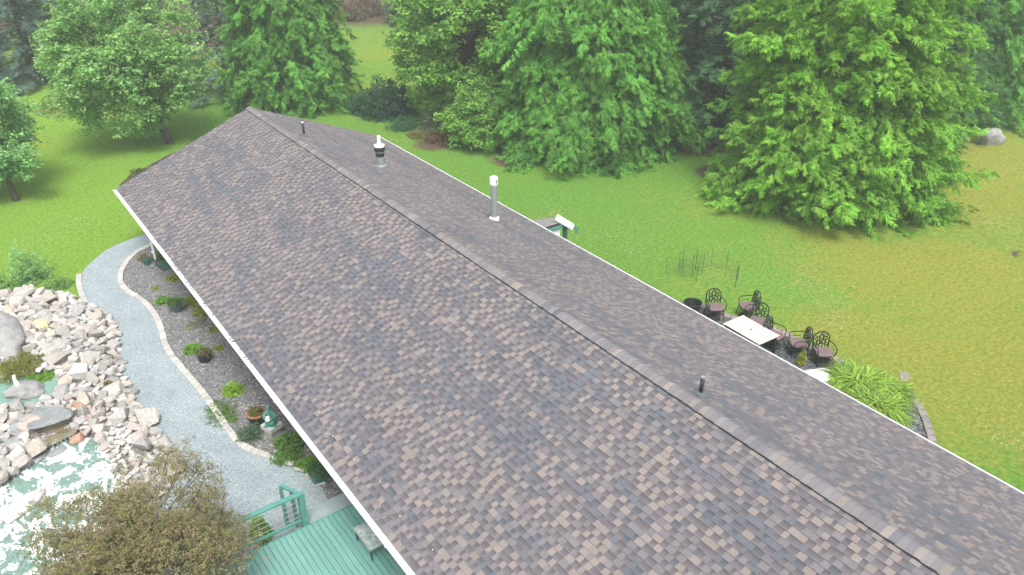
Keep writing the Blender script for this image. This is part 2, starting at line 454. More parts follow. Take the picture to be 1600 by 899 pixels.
GREEN = [(12.11, -8.12), (13.08, -11.47), (18.33, -12.55), (19.57, -9.42), (60.0, -60.0), (60.0, -60.0), (-8.21, 5.44), (-5.05, 11.46), (19.06, 25.19), (12.66, 15.81)]
CLOVER = [(12.81, -16.56), (11.48, -12.73), (14.39, -20.25), (14.89, -18.71), (11.12, -7.42), (11.18, -28.22), (13.35, -21.24), (10.28, -10.3), (27.08, -20.59), (-9.16, 2.76), (-7.4, 3.98)]
PATIO = [(10.09, -16.68), (10.13, -18.26), (10.56, -19.41), (11.09, -20.71), (10.99, -22.06), (10.95, -23.63), (10.83, -23.23)]
WALL_R = [(9.83, -17.3), (9.98, -18.06), (10.13, -18.85), (10.47, -19.75), (10.78, -20.36), (10.9, -21.23), (10.84, -22.14), (10.94, -22.88), (10.98, -23.46)]
KERB_R = [(11.25, -25.08), (11.39, -25.39), (11.08, -25.82), (10.72, -26.24), (10.26, -26.66), (9.66, -27.14), (9.07, -27.57), (8.33, -28.01)]
CAGE = [(11.02, -15.08), (11.42, -15.23), (11.64, -15.86), (11.96, -15.81), (12.11, -16.06), (13.05, -16.04), (13.59, -16.08), (12.36, -17.56), (13.01, -17.24)]
SHRUBS = [(11.65, 10.21), (11.43, 7.97), (11.7, 6.26), (12.06, 4.28), (11.86, 5.41), (12.75, 2.95), (13.51, 0.81), (14.19, -0.7), (29.79, -16.68), (32.01, -16.01), (-10.1, -1.17), (-10.78, -1.32), (-9.33, -2.04), (11.29, 12.16), (13.26, 2.05)]
DIRT = [(11.72, 4.09), (13.78, -0.66), (23.9, -4.52), (20.67, -3.6), (16.67, -2.71), (-3.22, 9.57), (11.25, 44.74), (27.57, 44.24), (10.45, 36.97), (21.51, -8.56), (24.7, -22.55), (13.52, -22.45)]
SOIL = [(-4.71, 7.82), (-3.9, 9.01), (-3.03, 9.67), (-2.04, 10.55), (-1.17, 11.2), (-0.13, 11.52), (-2.85, 8.49), (-4.68, 7.17)]


def in_poly(p, poly):
    x, y = p
    c = False
    n = len(poly)
    j = n - 1
    for i in range(n):
        xi, yi = poly[i]; xj, yj = poly[j]
        if (yi > y) != (yj > y) and x < (xj - xi) * (y - yi) / (yj - yi) + xi: c = not c
        j = i
    return c

def smooth_line(pts, step):
    """Catmull-Rom through pts, resampled at even steps"""
    P = [np.array(p, float) for p in pts]
    P = [2 * P[0] - P[1]] + P + [2 * P[-1] - P[-2]]
    out = []
    for i in range(1, len(P) - 2):
        for t in np.linspace(0, 1, 12, endpoint=False):
            a, b, c, d = P[i - 1], P[i], P[i + 1], P[i + 2]
            out.append(0.5 * ((2 * b) + (-a + c) * t + (2 * a - 5 * b + 4 * c - d) * t * t + (-a + 3 * b - 3 * c + d) * t ** 3))
    out.append(P[-2])
    out = np.array(out)
    L = np.concatenate([[0], np.cumsum(np.linalg.norm(np.diff(out, axis=0), axis=1))])
    n = max(2, int(L[-1] / step) + 1)
    s = np.linspace(0, L[-1], n)
    return np.stack([np.interp(s, L, out[:, k]) for k in range(out.shape[1])], 1)

# value noise on numpy arrays
_rs = np.random.RandomState(7)
_tab = _rs.rand(256, 256)
def vnoise(x, y):
    xi, yi = np.floor(x).astype(int), np.floor(y).astype(int)
    fx, fy = x - xi, y - yi
    fx = fx * fx * (3 - 2 * fx); fy = fy * fy * (3 - 2 * fy)
    g = lambda a, b: _tab[a % 256, b % 256]
    return (g(xi, yi) * (1 - fx) + g(xi + 1, yi) * fx) * (1 - fy) + (g(xi, yi + 1) * (1 - fx) + g(xi + 1, yi + 1) * fx) * fy

# ---------------------------------------------------------------- ground
def make_ground():
    xs = np.concatenate([np.linspace(-400, -40, 19), np.arange(-36, -16, 1.0), np.arange(-16, 46, 0.5), np.arange(46, 100, 2.0), np.linspace(102, 500, 18)])
    ys = np.concatenate([np.linspace(-400, -52, 16), np.arange(-48, -30, 1.5), np.arange(-30, 32, 0.5), np.arange(32, 90, 1.5), np.linspace(92, 500, 18)])
    X, Y = np.meshgrid(xs, ys, indexing='ij')
    nx, ny = X.shape
    Z = 0.10 * (vnoise(X / 5.0 + 3, Y / 5.0) - 0.5) + 0.5 * (vnoise(X / 22.0, Y / 22.0 + 9) - 0.5)
    near = np.clip((np.maximum(np.abs(X + 1) - 16.5, np.maximum(Y - 13, -40 - Y))) / 14.0, 0, 1)
    Z = Z * near
    def blob(pts, r, w=None):
        m = np.zeros_like(X)
        for i, p in enumerate(pts):
            rr = r if w is None else w[i]
            d = np.hypot(X - p[0], Y - p[1]) / rr
            m = np.maximum(m, np.clip(1.25 - d, 0, 1))
        return np.clip(m, 0, 1)
    dry = blob(DRY, 4.0, [9, 9, 6, 7, 3.5, 6, 3, 5, 6])
    dry = np.maximum(dry * 0.9, 0.6 * np.clip((X - 10) / 6, 0, 1) * np.clip((-14 - Y) / 6, 0, 1))
    dry *= 1 - 0.8 * blob(GREEN, 3.0, [4, 4, 3, 3, 2.5, 1.2, 1, 1, 1, 1])
    dry = np.maximum(dry, 0.42 * np.clip((X - 6) / 2, 0, 1) * vnoise(X / 2.7 + 8, Y / 2.7 + 3))
    dry = np.maximum(dry, 0.5 * blob([(-2, 24), (3, 30), (8, 30), (-8, 17), (19, 26), (22, 33), (14, 17)], 5, [5, 7, 6, 4, 6, 7, 3]))
    dirt = blob(DIRT, 3.0, [1.6, 1.6, 2.5, 2.5, 1.2, 0.1, 9, 10, 5, 1.5, 0.4, 0.05])
    far = np.clip((Y - 46 + 0.35 * X) / 10, 0, 1)
    dirt = np.maximum(dirt, np.maximum(far, np.clip((X + 0.25 * Y - 42) / 6, 0, 1) * np.clip((Y + 12) / 5, 0, 1)))
    dirt = np.maximum(dirt, np.clip((X - 24) / 4, 0, 1) * np.clip((Y + 9) / 5, 0, 1))
    dirt = np.maximum(dirt, blob([(20.0, -0.2), (24.3, -13.0), (16, 7), (30, -2), (36, -10)], 5, [4.4, 3.0, 3, 5, 4]))
    lush = np.clip(0.75 * (X < 2) * np.clip((-X + 2) / 6, 0, 1) + 0.35 * blob(DRY, 9), 0, 1)
    lush = np.maximum(lush, 0.45 * blob([(19, 25), (14, 18)], 8))
    V = np.stack([X.ravel(), Y.ravel(), Z.ravel()], 1)
    idx = np.arange(nx * ny).reshape(nx, ny)
    F = np.stack([idx[:-1, :-1].ravel(), idx[1:, :-1].ravel(), idx[1:, 1:].ravel(), idx[:-1, 1:].ravel()], 1)
    C = np.stack([dry.ravel(), dirt.ravel(), lush.ravel()], 1)
    o = np_obj('ground', V, F, MAT['ground'], C, smooth=True)
    tag(o, 'mown lawn around the house with green and straw-yellow patches', None, None, 'structure')
make_ground()

def sheet(name, poly, z, mat, label):
    m = MB()
    n = len(poly)
    a = sum(poly[i][0] * poly[(i + 1) % n][1] - poly[(i + 1) % n][0] * poly[i][1] for i in range(n))
    if a < 0: poly = poly[::-1]
    m.add([(p[0], p[1], z) for p in poly], [tuple(range(n))])
    o = m.build(name, mat)
    return tag(o, label, None, None, 'structure')

kin = smooth_line(KERB_IN, 0.1)
pl = smooth_line(PATH_L, 0.15)
path_poly = [tuple(p) for p in pl] + [(-10.0, -22.0), (-5.0, -22.0)] + [tuple(p) for p in kin[::-1]]
sheet('gravel_path', path_poly, 0.014, MAT['path'], 'pale grey gravel path curving along the house')
bed_poly = [tuple(p) for p in kin] + [(-5.65, -19.4), (-4.25, -19.4), (-4.25, -0.2)]
sheet('gravel_bed', bed_poly, 0.018, MAT['bed'], 'dark gravel planting bed under the eave')
patio_poly = [(5.3, -16.4)] + [(9.75, -16.9)] + [tuple(p) for p in smooth_line(WALL_R, 0.4)] + [(10.6, -24.2), (5.3, -24.6)]
sheet('patio', patio_poly, 0.016, MAT['dark_bed'], 'dark slate chip patio beside the house')
bedr = [(5.3, -24.2), (10.6, -24.2), (10.9, -24.9)] + [tuple(p) for p in smooth_line(KERB_R, 0.3)] + [(7.0, -28.6), (5.3, -28.6)]
sheet('slate_bed', bedr, 0.022, MAT['dark_bed'], 'dark slate chip bed behind the curved kerb')
sheet('patio_slab', [(5.3, -19.0), (8.0, -19.0), (8.6, -20.5), (9.15, -22.2), (9.3, -23.4), (5.3, -24.1)], 0.03, MAT['concrete'], 'pale concrete walk along the right eave')
sheet('soil_strip', SOIL, 0.012, MAT['earth'], 'strip of dark bare soil beyond the gable')

# ---------------------------------------------------------------- house
house = thing('house', 'long low house with brown and slate mottled shingle gable roof', 'house', (0, Y_NEAR / 2, 0))
def hbuild(m, name, mat, parent=house, smooth=False):
    m.v = [(a, b - Y_NEAR / 2, c) for a, b, c in m.v]
    return m.build(name, mat, parent, (0, 0, 0), smooth)
HOFF = np.array([0, Y_NEAR / 2, 0.0])

walls = MB()
for s in (-1, 1):
    walls.box((s * 4.3, Y_NEAR / 2, 1.25), (0.2, -Y_NEAR - 0.9, 2.5))
walls.box((0, -0.55, 1.25), (8.38, 0.2, 2.5)); walls.box((0, Y_NEAR + 0.55, 1.25), (8.38, 0.2, 2.5))
for yy in (-0.55, Y_NEAR + 0.55):
    walls.add([(-5.2, yy, 2.5), (5.2, yy, 2.5), (0, yy, 4.6)], [(0, 1, 2)])
hbuild(walls, 'wall', MAT['wall'])
def roof_pt(s, u, y, n):
    return (s * (u * CA + n * SA), y, EAVE + RISE - u * SA + n * CA)
deckm = MB()
for s in (-1, 1):
    vs = [roof_pt(s, 0, 0, -0.006), roof_pt(s, SLOPE, 0, -0.006), roof_pt(s, SLOPE, Y_NEAR, -0.006), roof_pt(s, 0, Y_NEAR, -0.006)]
    vs += [roof_pt(s, 0, 0, -0.06), roof_pt(s, SLOPE - 0.02, 0, -0.06), roof_pt(s, SLOPE - 0.02, Y_NEAR, -0.06), roof_pt(s, 0, Y_NEAR, -0.06)]
    deckm.add(vs, [(0, 1, 2, 3), (7, 6, 5, 4), (0, 4, 5, 1), (1, 5, 6, 2), (2, 6, 7, 3)])
roof = hbuild(deckm, 'roof', MAT['black'])
# rake boards and fascia
for s in (-1, 1):
    b = MB()
    vs = []
    for y0 in (0.03, 0.005):
        vs += [roof_pt(s, 0.0, y0, -0.004), roof_pt(s, SLOPE, y0, -0.004), roof_pt(s, SLOPE, y0, -0.18), roof_pt(s, 0.0, y0, -0.18)]
    b.add(vs, [(0, 1, 2, 3), (7, 6, 5, 4), (0, 4, 5, 1), (1, 5, 6, 2), (2, 6, 7, 3), (3, 7, 4, 0)])
    hbuild(b, 'rake_board', MAT['flashing'])
    f = MB(); f.box((s * (HALF - 0.03), Y_NEAR / 2, EAVE - 0.17), (0.03, -Y_NEAR - 0.02, 0.2))
    hbuild(f, 'fascia', MAT['dark_green'])
    sf = MB(); sf.box((s * 5.18, Y_NEAR / 2, EAVE - 0.28), (1.6, -Y_NEAR - 0.04, 0.02))
    hbuild(sf, 'soffit', MAT['wall'])
    # gutter: open channel with a rolled front lip
    g = MB()
    x0 = HALF - 0.012
    prof = [(x0, 0.03), (x0, -0.07), (x0 + 0.09, -0.07), (x0 + 0.15, -0.02), (x0 + 0.172, 0.022), (x0 + 0.160, 0.028), (x0 + 0.152, 0.012), (x0 + 0.140, 0.006), (x0 + 0.012, 0.012), (x0 + 0.012, 0.03)]
    n = len(prof)
    gz = EAVE - (0.045 if s < 0 else 0.085)
    vs = [(s * p[0], 0.02, gz + p[1]) for p in prof] + [(s * p[0], Y_NEAR, gz + p[1]) for p in prof]
    fs = [(i, (i + 1) % n, n + (i + 1) % n, n + i) for i in range(n)] + [tuple(range(n - 1, -1, -1)), tuple(range(n, 2 * n))]
    g.add(vs, fs)
    gut = hbuild(g, 'gutter', MAT['gutter'])
    if s < 0:
        rng = random.Random(4)
        for k in range(46):                             # leaf litter caught in the channel
            y = rng.choice([-6.3, -8.7, -10.3, -14.2, -15.6, -12.2]) + rng.gauss(0, 0.35)
            l = MB(); l.box((-(x0 + 0.06 + rng.uniform(-0.035, 0.03)), y, EAVE - 0.032), (rng.uniform(0.02, 0.05), rng.uniform(0.02, 0.09), 0.012), rng.uniform(0, 3))
            hbuild(l, 'leaf_litter', MAT['soil'], gut)
        for y in (-5.5, -11.5, -17.6, -23.6):           # joint straps
            l = MB(); l.box((-(x0 + 0.087), y, EAVE - 0.05), (0.175, 0.04, 0.075))
            hbuild(l, 'gutter_joint', MAT['gutter'], gut)
    else:
        for y in (-6.0, -12.0, -18.0, -24.0):
            l = MB(); l.box(((x0 + 0.087), y, EAVE - 0.09), (0.175, 0.04, 0.075))
            hbuild(l, 'gutter_joint', MAT['gutter'], gut)
dsp = MB()
dsp.tube([(-6.05, -2.3, EAVE - 0.14), (-6.0, -2.3, EAVE - 0.25), (-5.6, -2.3, EAVE - 0.6), (-5.55, -2.3, EAVE - 0.75), (-5.55, -2.3, 0.25)], 0.05, 6)
hbuild(dsp, 'downspout', MAT['white'])

# shingles: laminated courses, tooth and gap tabs of uneven width
def make_shingles():
    rng = np.random.RandomState(11)
    EXP = 0.1404
    nc = int(round(SLOPE / EXP))
    e = SLOPE / nc
    recs = []          # side, u0, u1, y0, y1, t0, t1, r, g, b
    pal = {'tan': np.array([0.204, 0.175, 0.163]), 'mid': np.array([0.150, 0.138, 0.148]),
           'slate': np.array([0.108, 0.114, 0.132]), 'base': np.array([0.137, 0.125, 0.136])}
    for si, s in ((0, -1), (1, 1)):
        for c in range(nc):
            y = -rng.uniform(0, 0.12)
            y0 = 0.012
            tooth = rng.rand() < 0.5
            while y0 > Y_NEAR:
                w = rng.uniform(0.10, 0.21) if tooth else rng.uniform(0.07, 0.22)
                y1 = max(Y_NEAR, y0 - w)
                yc = 0.5 * (y0 + y1)
                a = float(vnoise(np.array(yc / 0.95 + 31 * si + 0.37 * c), np.array(c * 0.42 + 77 * si)))
                b = float(vnoise(np.array(yc / 2.6 + 11), np.array(c * 0.2 + 5 + 40 * si)))
                k = 0.5 + 0.85 * (0.6 * a + 0.4 * b - 0.5) + rng.uniform(-0.16, 0.16)
                if not tooth:                                   # the layer under the teeth: one even tone, slate where the batch runs dark
                    col = pal['base'] if k > 0.40 else (pal['slate'] if rng.rand() < 0.6 else pal['base'])
                    col = col * rng.uniform(0.92, 1.05)
                elif k < 0.38: col = (pal['slate'] if rng.rand() < 0.7 else pal['mid']) * rng.uniform(0.92, 1.08)
                elif k < 0.50: col = (pal['mid'] if rng.rand() < 0.7 else pal['tan']) * rng.uniform(0.94, 1.06)
                else: col = (pal['tan'] if rng.rand() < 0.60 else pal['mid']) * rng.uniform(0.92, 1.08)
                jit = rng.uniform(-0.004, 0.004)
                t1 = (0.016 if tooth else 0.007) * (1.0 if s < 0 else 0.5) + rng.uniform(-0.001, 0.0015)
                recs.append((s, c * e, (c + 1) * e + (0.02 if c == nc - 1 else jit), y0, y1 + 0.0008, 0.003, t1, *col, 1.0 if tooth else 0.0))
                y0 = y1
                tooth = not tooth if rng.rand() < 0.86 else tooth
    A = np.array(recs)
    s, u0, u1, y0, y1, t0, t1 = A[:, :7].T
    def pt(u, y, n): return np.stack([s * (u * CA + n * SA), y, EAVE + RISE - u * SA + n * CA], 1)
    z = np.full_like(u0, -0.003)
    V = np.stack([pt(u0, y0, t0), pt(u0, y1, t0), pt(u1, y1, t1), pt(u1, y0, t1), pt(u1, y1, z), pt(u1, y0, z), pt(u0, y0, z), pt(u0, y1, z)], 1) - HOFF
    Fl = np.array([[0, 1, 2, 3], [3, 2, 4, 5], [0, 3, 5, 6], [1, 7, 4, 2]])
    col = A[:, 7:10]
    flag = A[:, 10] > 0.5                                   # tooth or gap
    C8 = np.repeat(col[:, None, :], 8, 1)
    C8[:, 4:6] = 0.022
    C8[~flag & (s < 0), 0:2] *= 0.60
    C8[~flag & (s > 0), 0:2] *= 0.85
    # which show largest: nearest to the camera and inside the picture
    cen = V[:, :4].mean(1) + HOFF
    d = cen - CAM_POS
    zf = d @ CAM_F
    pu = (d @ CAM_R) / np.maximum(zf, 0.1) * 0.78125; pv = (d @ CAM_U) / np.maximum(zf, 0.1) * 0.78125
    vis = (zf > 0.5) & (np.abs(pu) < 0.49) & (np.abs(pv) < 0.275)
    nrm = np.stack([s * SA, 0 * s, np.full_like(s, CA)], 1)
    area = (u1 - u0) * (y0 - y1) * np.abs((nrm * d).sum(1)) / np.linalg.norm(d, axis=1) / np.maximum(zf, 0.1) ** 2
    area[~vis] = -1
    order = np.argsort(-area)
    top = order[:300]
    rest = order[300:]
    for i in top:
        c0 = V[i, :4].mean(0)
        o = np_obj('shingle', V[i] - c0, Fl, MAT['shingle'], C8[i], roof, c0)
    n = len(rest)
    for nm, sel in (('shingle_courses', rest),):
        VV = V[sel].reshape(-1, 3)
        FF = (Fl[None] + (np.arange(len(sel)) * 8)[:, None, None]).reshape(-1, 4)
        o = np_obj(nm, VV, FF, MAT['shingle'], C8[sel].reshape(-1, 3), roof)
        o['kind'] = 'stuff'
make_shingles()

# ridge vent with cap shingles
rv = MB()
for a, b in ((0.0, Y_NEAR),):
    pr = [(-0.182, -0.075), (-0.182, -0.050), (0, 0.022), (0.182, -0.050), (0.182, -0.075)]
    n = len(pr)
    rv.add([(p[0], 0.0, EAVE + RISE + p[1]) for p in pr] + [(p[0], Y_NEAR, EAVE + RISE + p[1]) for p in pr],
           [(i, i + 1, n + i + 1, n + i) for i in range(n - 1)] + [(4, 3, 2, 1, 0), (5, 6, 7, 8, 9)])
hbuild(rv, 'ridge_vent', MAT['black'], roof)
def make_caps():
    rng = np.random.RandomState(5)
    e = 0.146
    n = int(-Y_NEAR / e)
    pal = [np.array([0.172, 0.162, 0.170]), np.array([0.150, 0.142, 0.153]), np.array([0.210, 0.184, 0.170]), np.array([0.163, 0.148, 0.150]), np.array([0.118, 0.122, 0.136])]
    for i in range(n):
        y1 = 0.015 - i * e; y0 = y1 - e - 0.01           # overlaps the next one, its front end higher
        w = 0.175 + rng.uniform(-0.008, 0.008)
        sl = RISE / HALF
        def rowz(y, dz): return [(-w, y, -w * sl * 1.0 + 0.034 + dz), (-0.05, y, 0.028 + dz), (0.05, y, 0.028 + dz), (w, y, -w * sl + 0.034 + dz)]
        top = rowz(y1, 0.004) + rowz(y0, 0.012 + rng.uniform(0, 0.003))
        bot = rowz(y0, -0.004)
        V = np.array(top + bot)
        c0 = np.array([0, 0.5 * (y0 + y1), EAVE + RISE])
        V = V - np.array([0, c0[1], 0])
        F = np.array([[0, 4, 5, 1], [1, 5, 6, 2], [2, 6, 7, 3], [4, 8, 9, 5], [5, 9, 10, 6], [6, 10, 11, 7], [0, 8, 4, 4], [3, 7, 11, 11]])
        F = np.array([[0, 4, 5, 1], [1, 5, 6, 2], [2, 6, 7, 3], [4, 8, 9, 5], [5, 9, 10, 6], [6, 10, 11, 7]])
        col = pal[rng.choice(5, p=[0.36, 0.24, 0.16, 0.16, 0.08])] * rng.uniform(0.92, 1.22)
        cc = np.repeat(col[None], 12, 0); cc[8:] = 0.03
        np_obj('ridge_cap', V, F, MAT['shingle'], cc, roof, c0 - HOFF)
make_caps()

# vents and flues on the right slope
def roof_z(x): return EAVE + RISE - abs(x) * RISE / HALF
def flue(name, x, y, build):
    e = empty(name, (x, y - Y_NEAR / 2, roof_z(x)), 0, house)
    build(e)
    return e
def thin_vent(h, lean):
    def b(e):
        MB().tube([(0, 0, -0.05), (lean, 0, h)], 0.045, 10).build('pipe', MAT['black'], e, smooth=True)
        MB().tube([(lean, 0, h - 0.005), (lean, 0, h + 0.02)], 0.05, 10).build('cap', MAT['white'] if h > .5 else MAT['metal'], e)
        f = MB(); sl = -RISE / HALF
        f.add([(-0.16, -0.16, 0.16 * -sl + 0.02), (0.16, -0.16, -0.16 * -sl + 0.02), (0.16, 0.16, -0.16 * -sl + 0.02), (-0.16, 0.16, 0.16 * -sl + 0.02),
               (-0.06, -0.06, 0.09), (0.06, -0.06, 0.06), (0.06, 0.06, 0.06), (-0.06, 0.06, 0.09)],
              [(0, 1, 5, 4), (1, 2, 6, 5), (2, 3, 7, 6), (3, 0, 4, 7), (4, 5, 6, 7)])
        f.build('flashing', MAT['flashing'], e)
    return b
flue('vent_pipe', 0.75, -4.14, thin_vent(0.55, -0.02))
flue('vent_pipe', 0.50, -25.75, thin_vent(0.44, 0.02))
def chimney(e):
    MB().lathe([(0.24, -0.12), (0.24, 0.05), (0.20, 0.07)], n=18).build('storm_collar', MAT['metal'], e, smooth=False)
    MB().lathe([(0.165, -0.1), (0.165, 0.42)], n=18).build('pipe', MAT['metal'], e, smooth=False)
    MB().lathe([(0.17, 0.42), (0.17, 0.56)], n=18).build('band', MAT['black'], e)
    MB().lathe([(0.155, 0.56), (0.155, 0.62)], n=18).build('neck', MAT['metal'], e)
    MB().lathe([(0.155, 0.62), (0.21, 0.64), (0.21, 0.80), (0.19, 0.81)], n=18).build('cowl', MAT['black'], e)
    MB().lathe([(0.205, 0.81), (0.205, 0.87), (0.12, 0.91)], n=18).build('lid', MAT['white'], e)
    MB().lathe([(0.075, 0.91), (0.065, 1.24), (0.05, 1.25)], n=12).build('spigot', MAT['white'], e)
flue('flue_stack', 2.42, -7.47, chimney)
def tall_flue(e):
    MB().lathe([(0.185, -0.1), (0.185, 0.06), (0.14, 0.10)], n=16).build('collar', MAT['white'], e)
    MB().lathe([(0.115, 0.0), (0.115, 1.30)], n=16).build('pipe', MAT['metal'], e, smooth=False)
    MB().lathe([(0.12, 1.30), (0.12, 1.33), (0.15, 1.36), (0.15, 1.58), (0.10, 1.62)], n=16).build('cap', MAT['white'], e)
    b = MB(); b.box((0.0, -0.152, 1.48), (0.06, 0.02, 0.12)); b.build('vent_slot', MAT['metal'], e)
flue('flue_pipe', 3.87, -13.17, tall_flue)

# heat cable zigzag over the left eave with its white clips
hc = empty('heat_cable', (0, 0, 0), 0, house)
hc.location = (0, -Y_NEAR / 2, 0)
cpts = []
rng = random.Random(3)
y = -17.6
clips = []
while y > -25.5:
    u = SLOPE - rng.uniform(0.42, 0.62)
    ya = y - rng.uniform(0.3, 0.5)
    for t in np.linspace(0, 1, 7): cpts.append(roof_pt(-1, SLOPE - 0.02 + t * (u - SLOPE), y + (ya - y) * t + 0.05 * math.sin(t * 3.1), 0.022))
    clips.append(roof_pt(-1, u, ya, 0.028))
    yb = ya - rng.uniform(0.5, 0.8)
    for t in np.linspace(0.15, 1, 7): cpts.append(roof_pt(-1, u + t * (SLOPE - 0.02 - u), ya + (yb - ya) * t - 0.06 * math.sin(t * 3.1), 0.022))
    y = yb
MB().tube(cpts, 0.003, 4).build('cable', MAT['cable'], hc)
for c in clips:
    b = MB(); b.box(c, (0.02, 0.02, 0.015)); b.build('clip', MAT['white'], hc)
# small porch roof beyond the right eave
pr = empty('porch', (0.32, -Y_NEAR / 2, 0.02), 0, house)
b = MB()
b.prism([(5.7, -12.0), (6.9, -12.25), (7.0, -12.9), (5.7, -12.9)], 2.34, 2.42); b.build('porch_roof', MAT['block'], pr)
b = MB(); b.box((6.35, -12.98, 2.31), (1.45, 0.06, 0.17)); b.build('beam', MAT['green_paint'], pr)
b = MB(); b.box((6.35, -12.96, 2.425), (1.5, 0.08, 0.05)); b.build('drip_edge', MAT['black'], pr)
b = MB(); b.box((6.2, -12.93, 1.2), (1.2, 0.05, 2.05)); b.build('screen_panel', MAT['white'], pr)
b = MB(); b.box((7.0, -13.02, 1.2), (0.13, 0.13, 2.4)); b.build('post', MAT['dark_green'], pr)
b = MB(); b.box((7.3, -13.35, 2.17), (0.06, 0.06, 0.30)); b.build('bracket', MAT['green_paint'], pr)
b = MB(); b.box((7.18, -13.2, 2.25), (0.5, 0.07, 0.12), R(-48)); b.build('bracket_arm', MAT['green_paint'], pr)
b = MB()
q = [np.array([7.10, -12.40, 2.56]), np.array([7.30, -13.20, 2.36]), np.array([6.98, -13.50, 2.36]), np.array([6.72, -12.74, 2.56])]
b.add([tuple(p) for p in q] + [tuple(p - np.array([0, 0, 0.06])) for p in q], [(0, 3, 2, 1), (4, 5, 6, 7), (0, 1, 5, 4), (1, 2, 6, 5), (2, 3, 7, 6), (3, 0, 4, 7)])
b.build('white_awning', MAT['white'], pr)

# ---------------------------------------------------------------- stones
def hull_mesh(name, seed, mat, n=16, box=0.5):
    rng = np.random.RandomState(seed)
    p = rng.normal(size=(n, 3)); p /= np.linalg.norm(p, axis=1)[:, None]
    p = np.sign(p) * np.abs(p) ** (1 - 0.35 * box) * rng.uniform(0.8, 1.05, (n, 1))
    p /= np.abs(p).max(0)
    bm = bmesh.new()
    for q in p: bm.verts.new(q)
    r = bmesh.ops.convex_hull(bm, input=bm.verts)
    bmesh.ops.delete(bm, geom=[v for v in bm.verts if not v.link_faces], context='VERTS')
    me = bpy.data.meshes.new(name)
    bm.to_mesh(me); bm.free()
    me.materials.append(mat)
    return me

def rough_rock(name, size, mat, seed, parent=None, loc=(0, 0, 0), rz=0.0, sub=3, amp=0.16):
    """one boulder: displaced icosphere with facets"""
    bm = bmesh.new()
    bmesh.ops.create_icosphere(bm, subdivisions=sub, radius=1.0)
    rng = np.random.RandomState(seed)
    ns = rng.normal(size=(10, 3)); ns /= np.linalg.norm(ns, axis=1)[:, None]
    dd = rng.uniform(0.62, 0.92, 10)
    for v in bm.verts:
        p = np.array(v.co)
        k = 1.0
        for a, d in zip(ns, dd):
            t = p @ a
            if t > d: p = p - a * (t - d) * 0.85
        w = amp * (float(vnoise(np.array(p[0] * 2.3 + seed), np.array(p[1] * 2.3 + p[2] * 1.7))) - 0.5)
        p = p * (1 + w)
        v.co = (p[0] * size[0], p[1] * size[1], p[2] * size[2])
    me = bpy.data.meshes.new(name)
    bm.to_mesh(me); bm.free()
    me.materials.append(mat)
    o = bpy.data.objects.new(name, me)
    o.location = loc; o.rotation_euler = (0, 0, rz)
    return link(o, parent)

def slab(name, poly, z0, z1, mat, parent, seed=0):
    rng = np.random.RandomState(seed)
    c = np.mean(poly, 0)
    pl = smooth_line(list(poly) + [poly[0]], 0.12)[:-1]
    pl = [tuple(p + rng.uniform(-0.02, 0.02, 2)) for p in pl]
    a = sum(pl[i][0] * pl[(i + 1) % len(pl)][1] - pl[(i + 1) % len(pl)][0] * pl[i][1] for i in range(len(pl)))
    if a < 0: pl = pl[::-1]
    n = len(pl)
    ins = [tuple(c + (np.array(p) - c) * 0.94) for p in pl]
    vs = [(p[0], p[1], z0) for p in ins] + [(p[0], p[1], (z0 + z1) / 2 + rng.uniform(-0.01, 0.01)) for p in pl] + [(p[0], p[1], z1 + rng.uniform(-0.012, 0.012)) for p in ins]
    fs = [tuple(range(n - 1, -1, -1)), tuple(range(2 * n, 3 * n))]
    for k in (0, 1):
        fs += [(k * n + i, k * n + (i + 1) % n, (k + 1) * n + (i + 1) % n, (k + 1) * n + i) for i in range(n)]
    return MB().add(vs, fs).build(name, mat, parent, world=True)

pond_up = sheet('upper_pond_water', [tuple(p) for p in smooth_line(UPPER + [UPPER[0]], 0.2)[:-1]], 0.15, MAT['water'], 'still green water of the upper pond')
pond_lo = sheet('lower_pond_water', [tuple(p) for p in smooth_line(LOWER + [LOWER[0]], 0.2)[:-1]], 0.03, MAT['white_patch_water'], 'teal pond water streaked with white patches')
sheet('bank_ground', ROCK_POLY, 0.008, MAT['bank_soil'], 'stony soil of the pond bank')

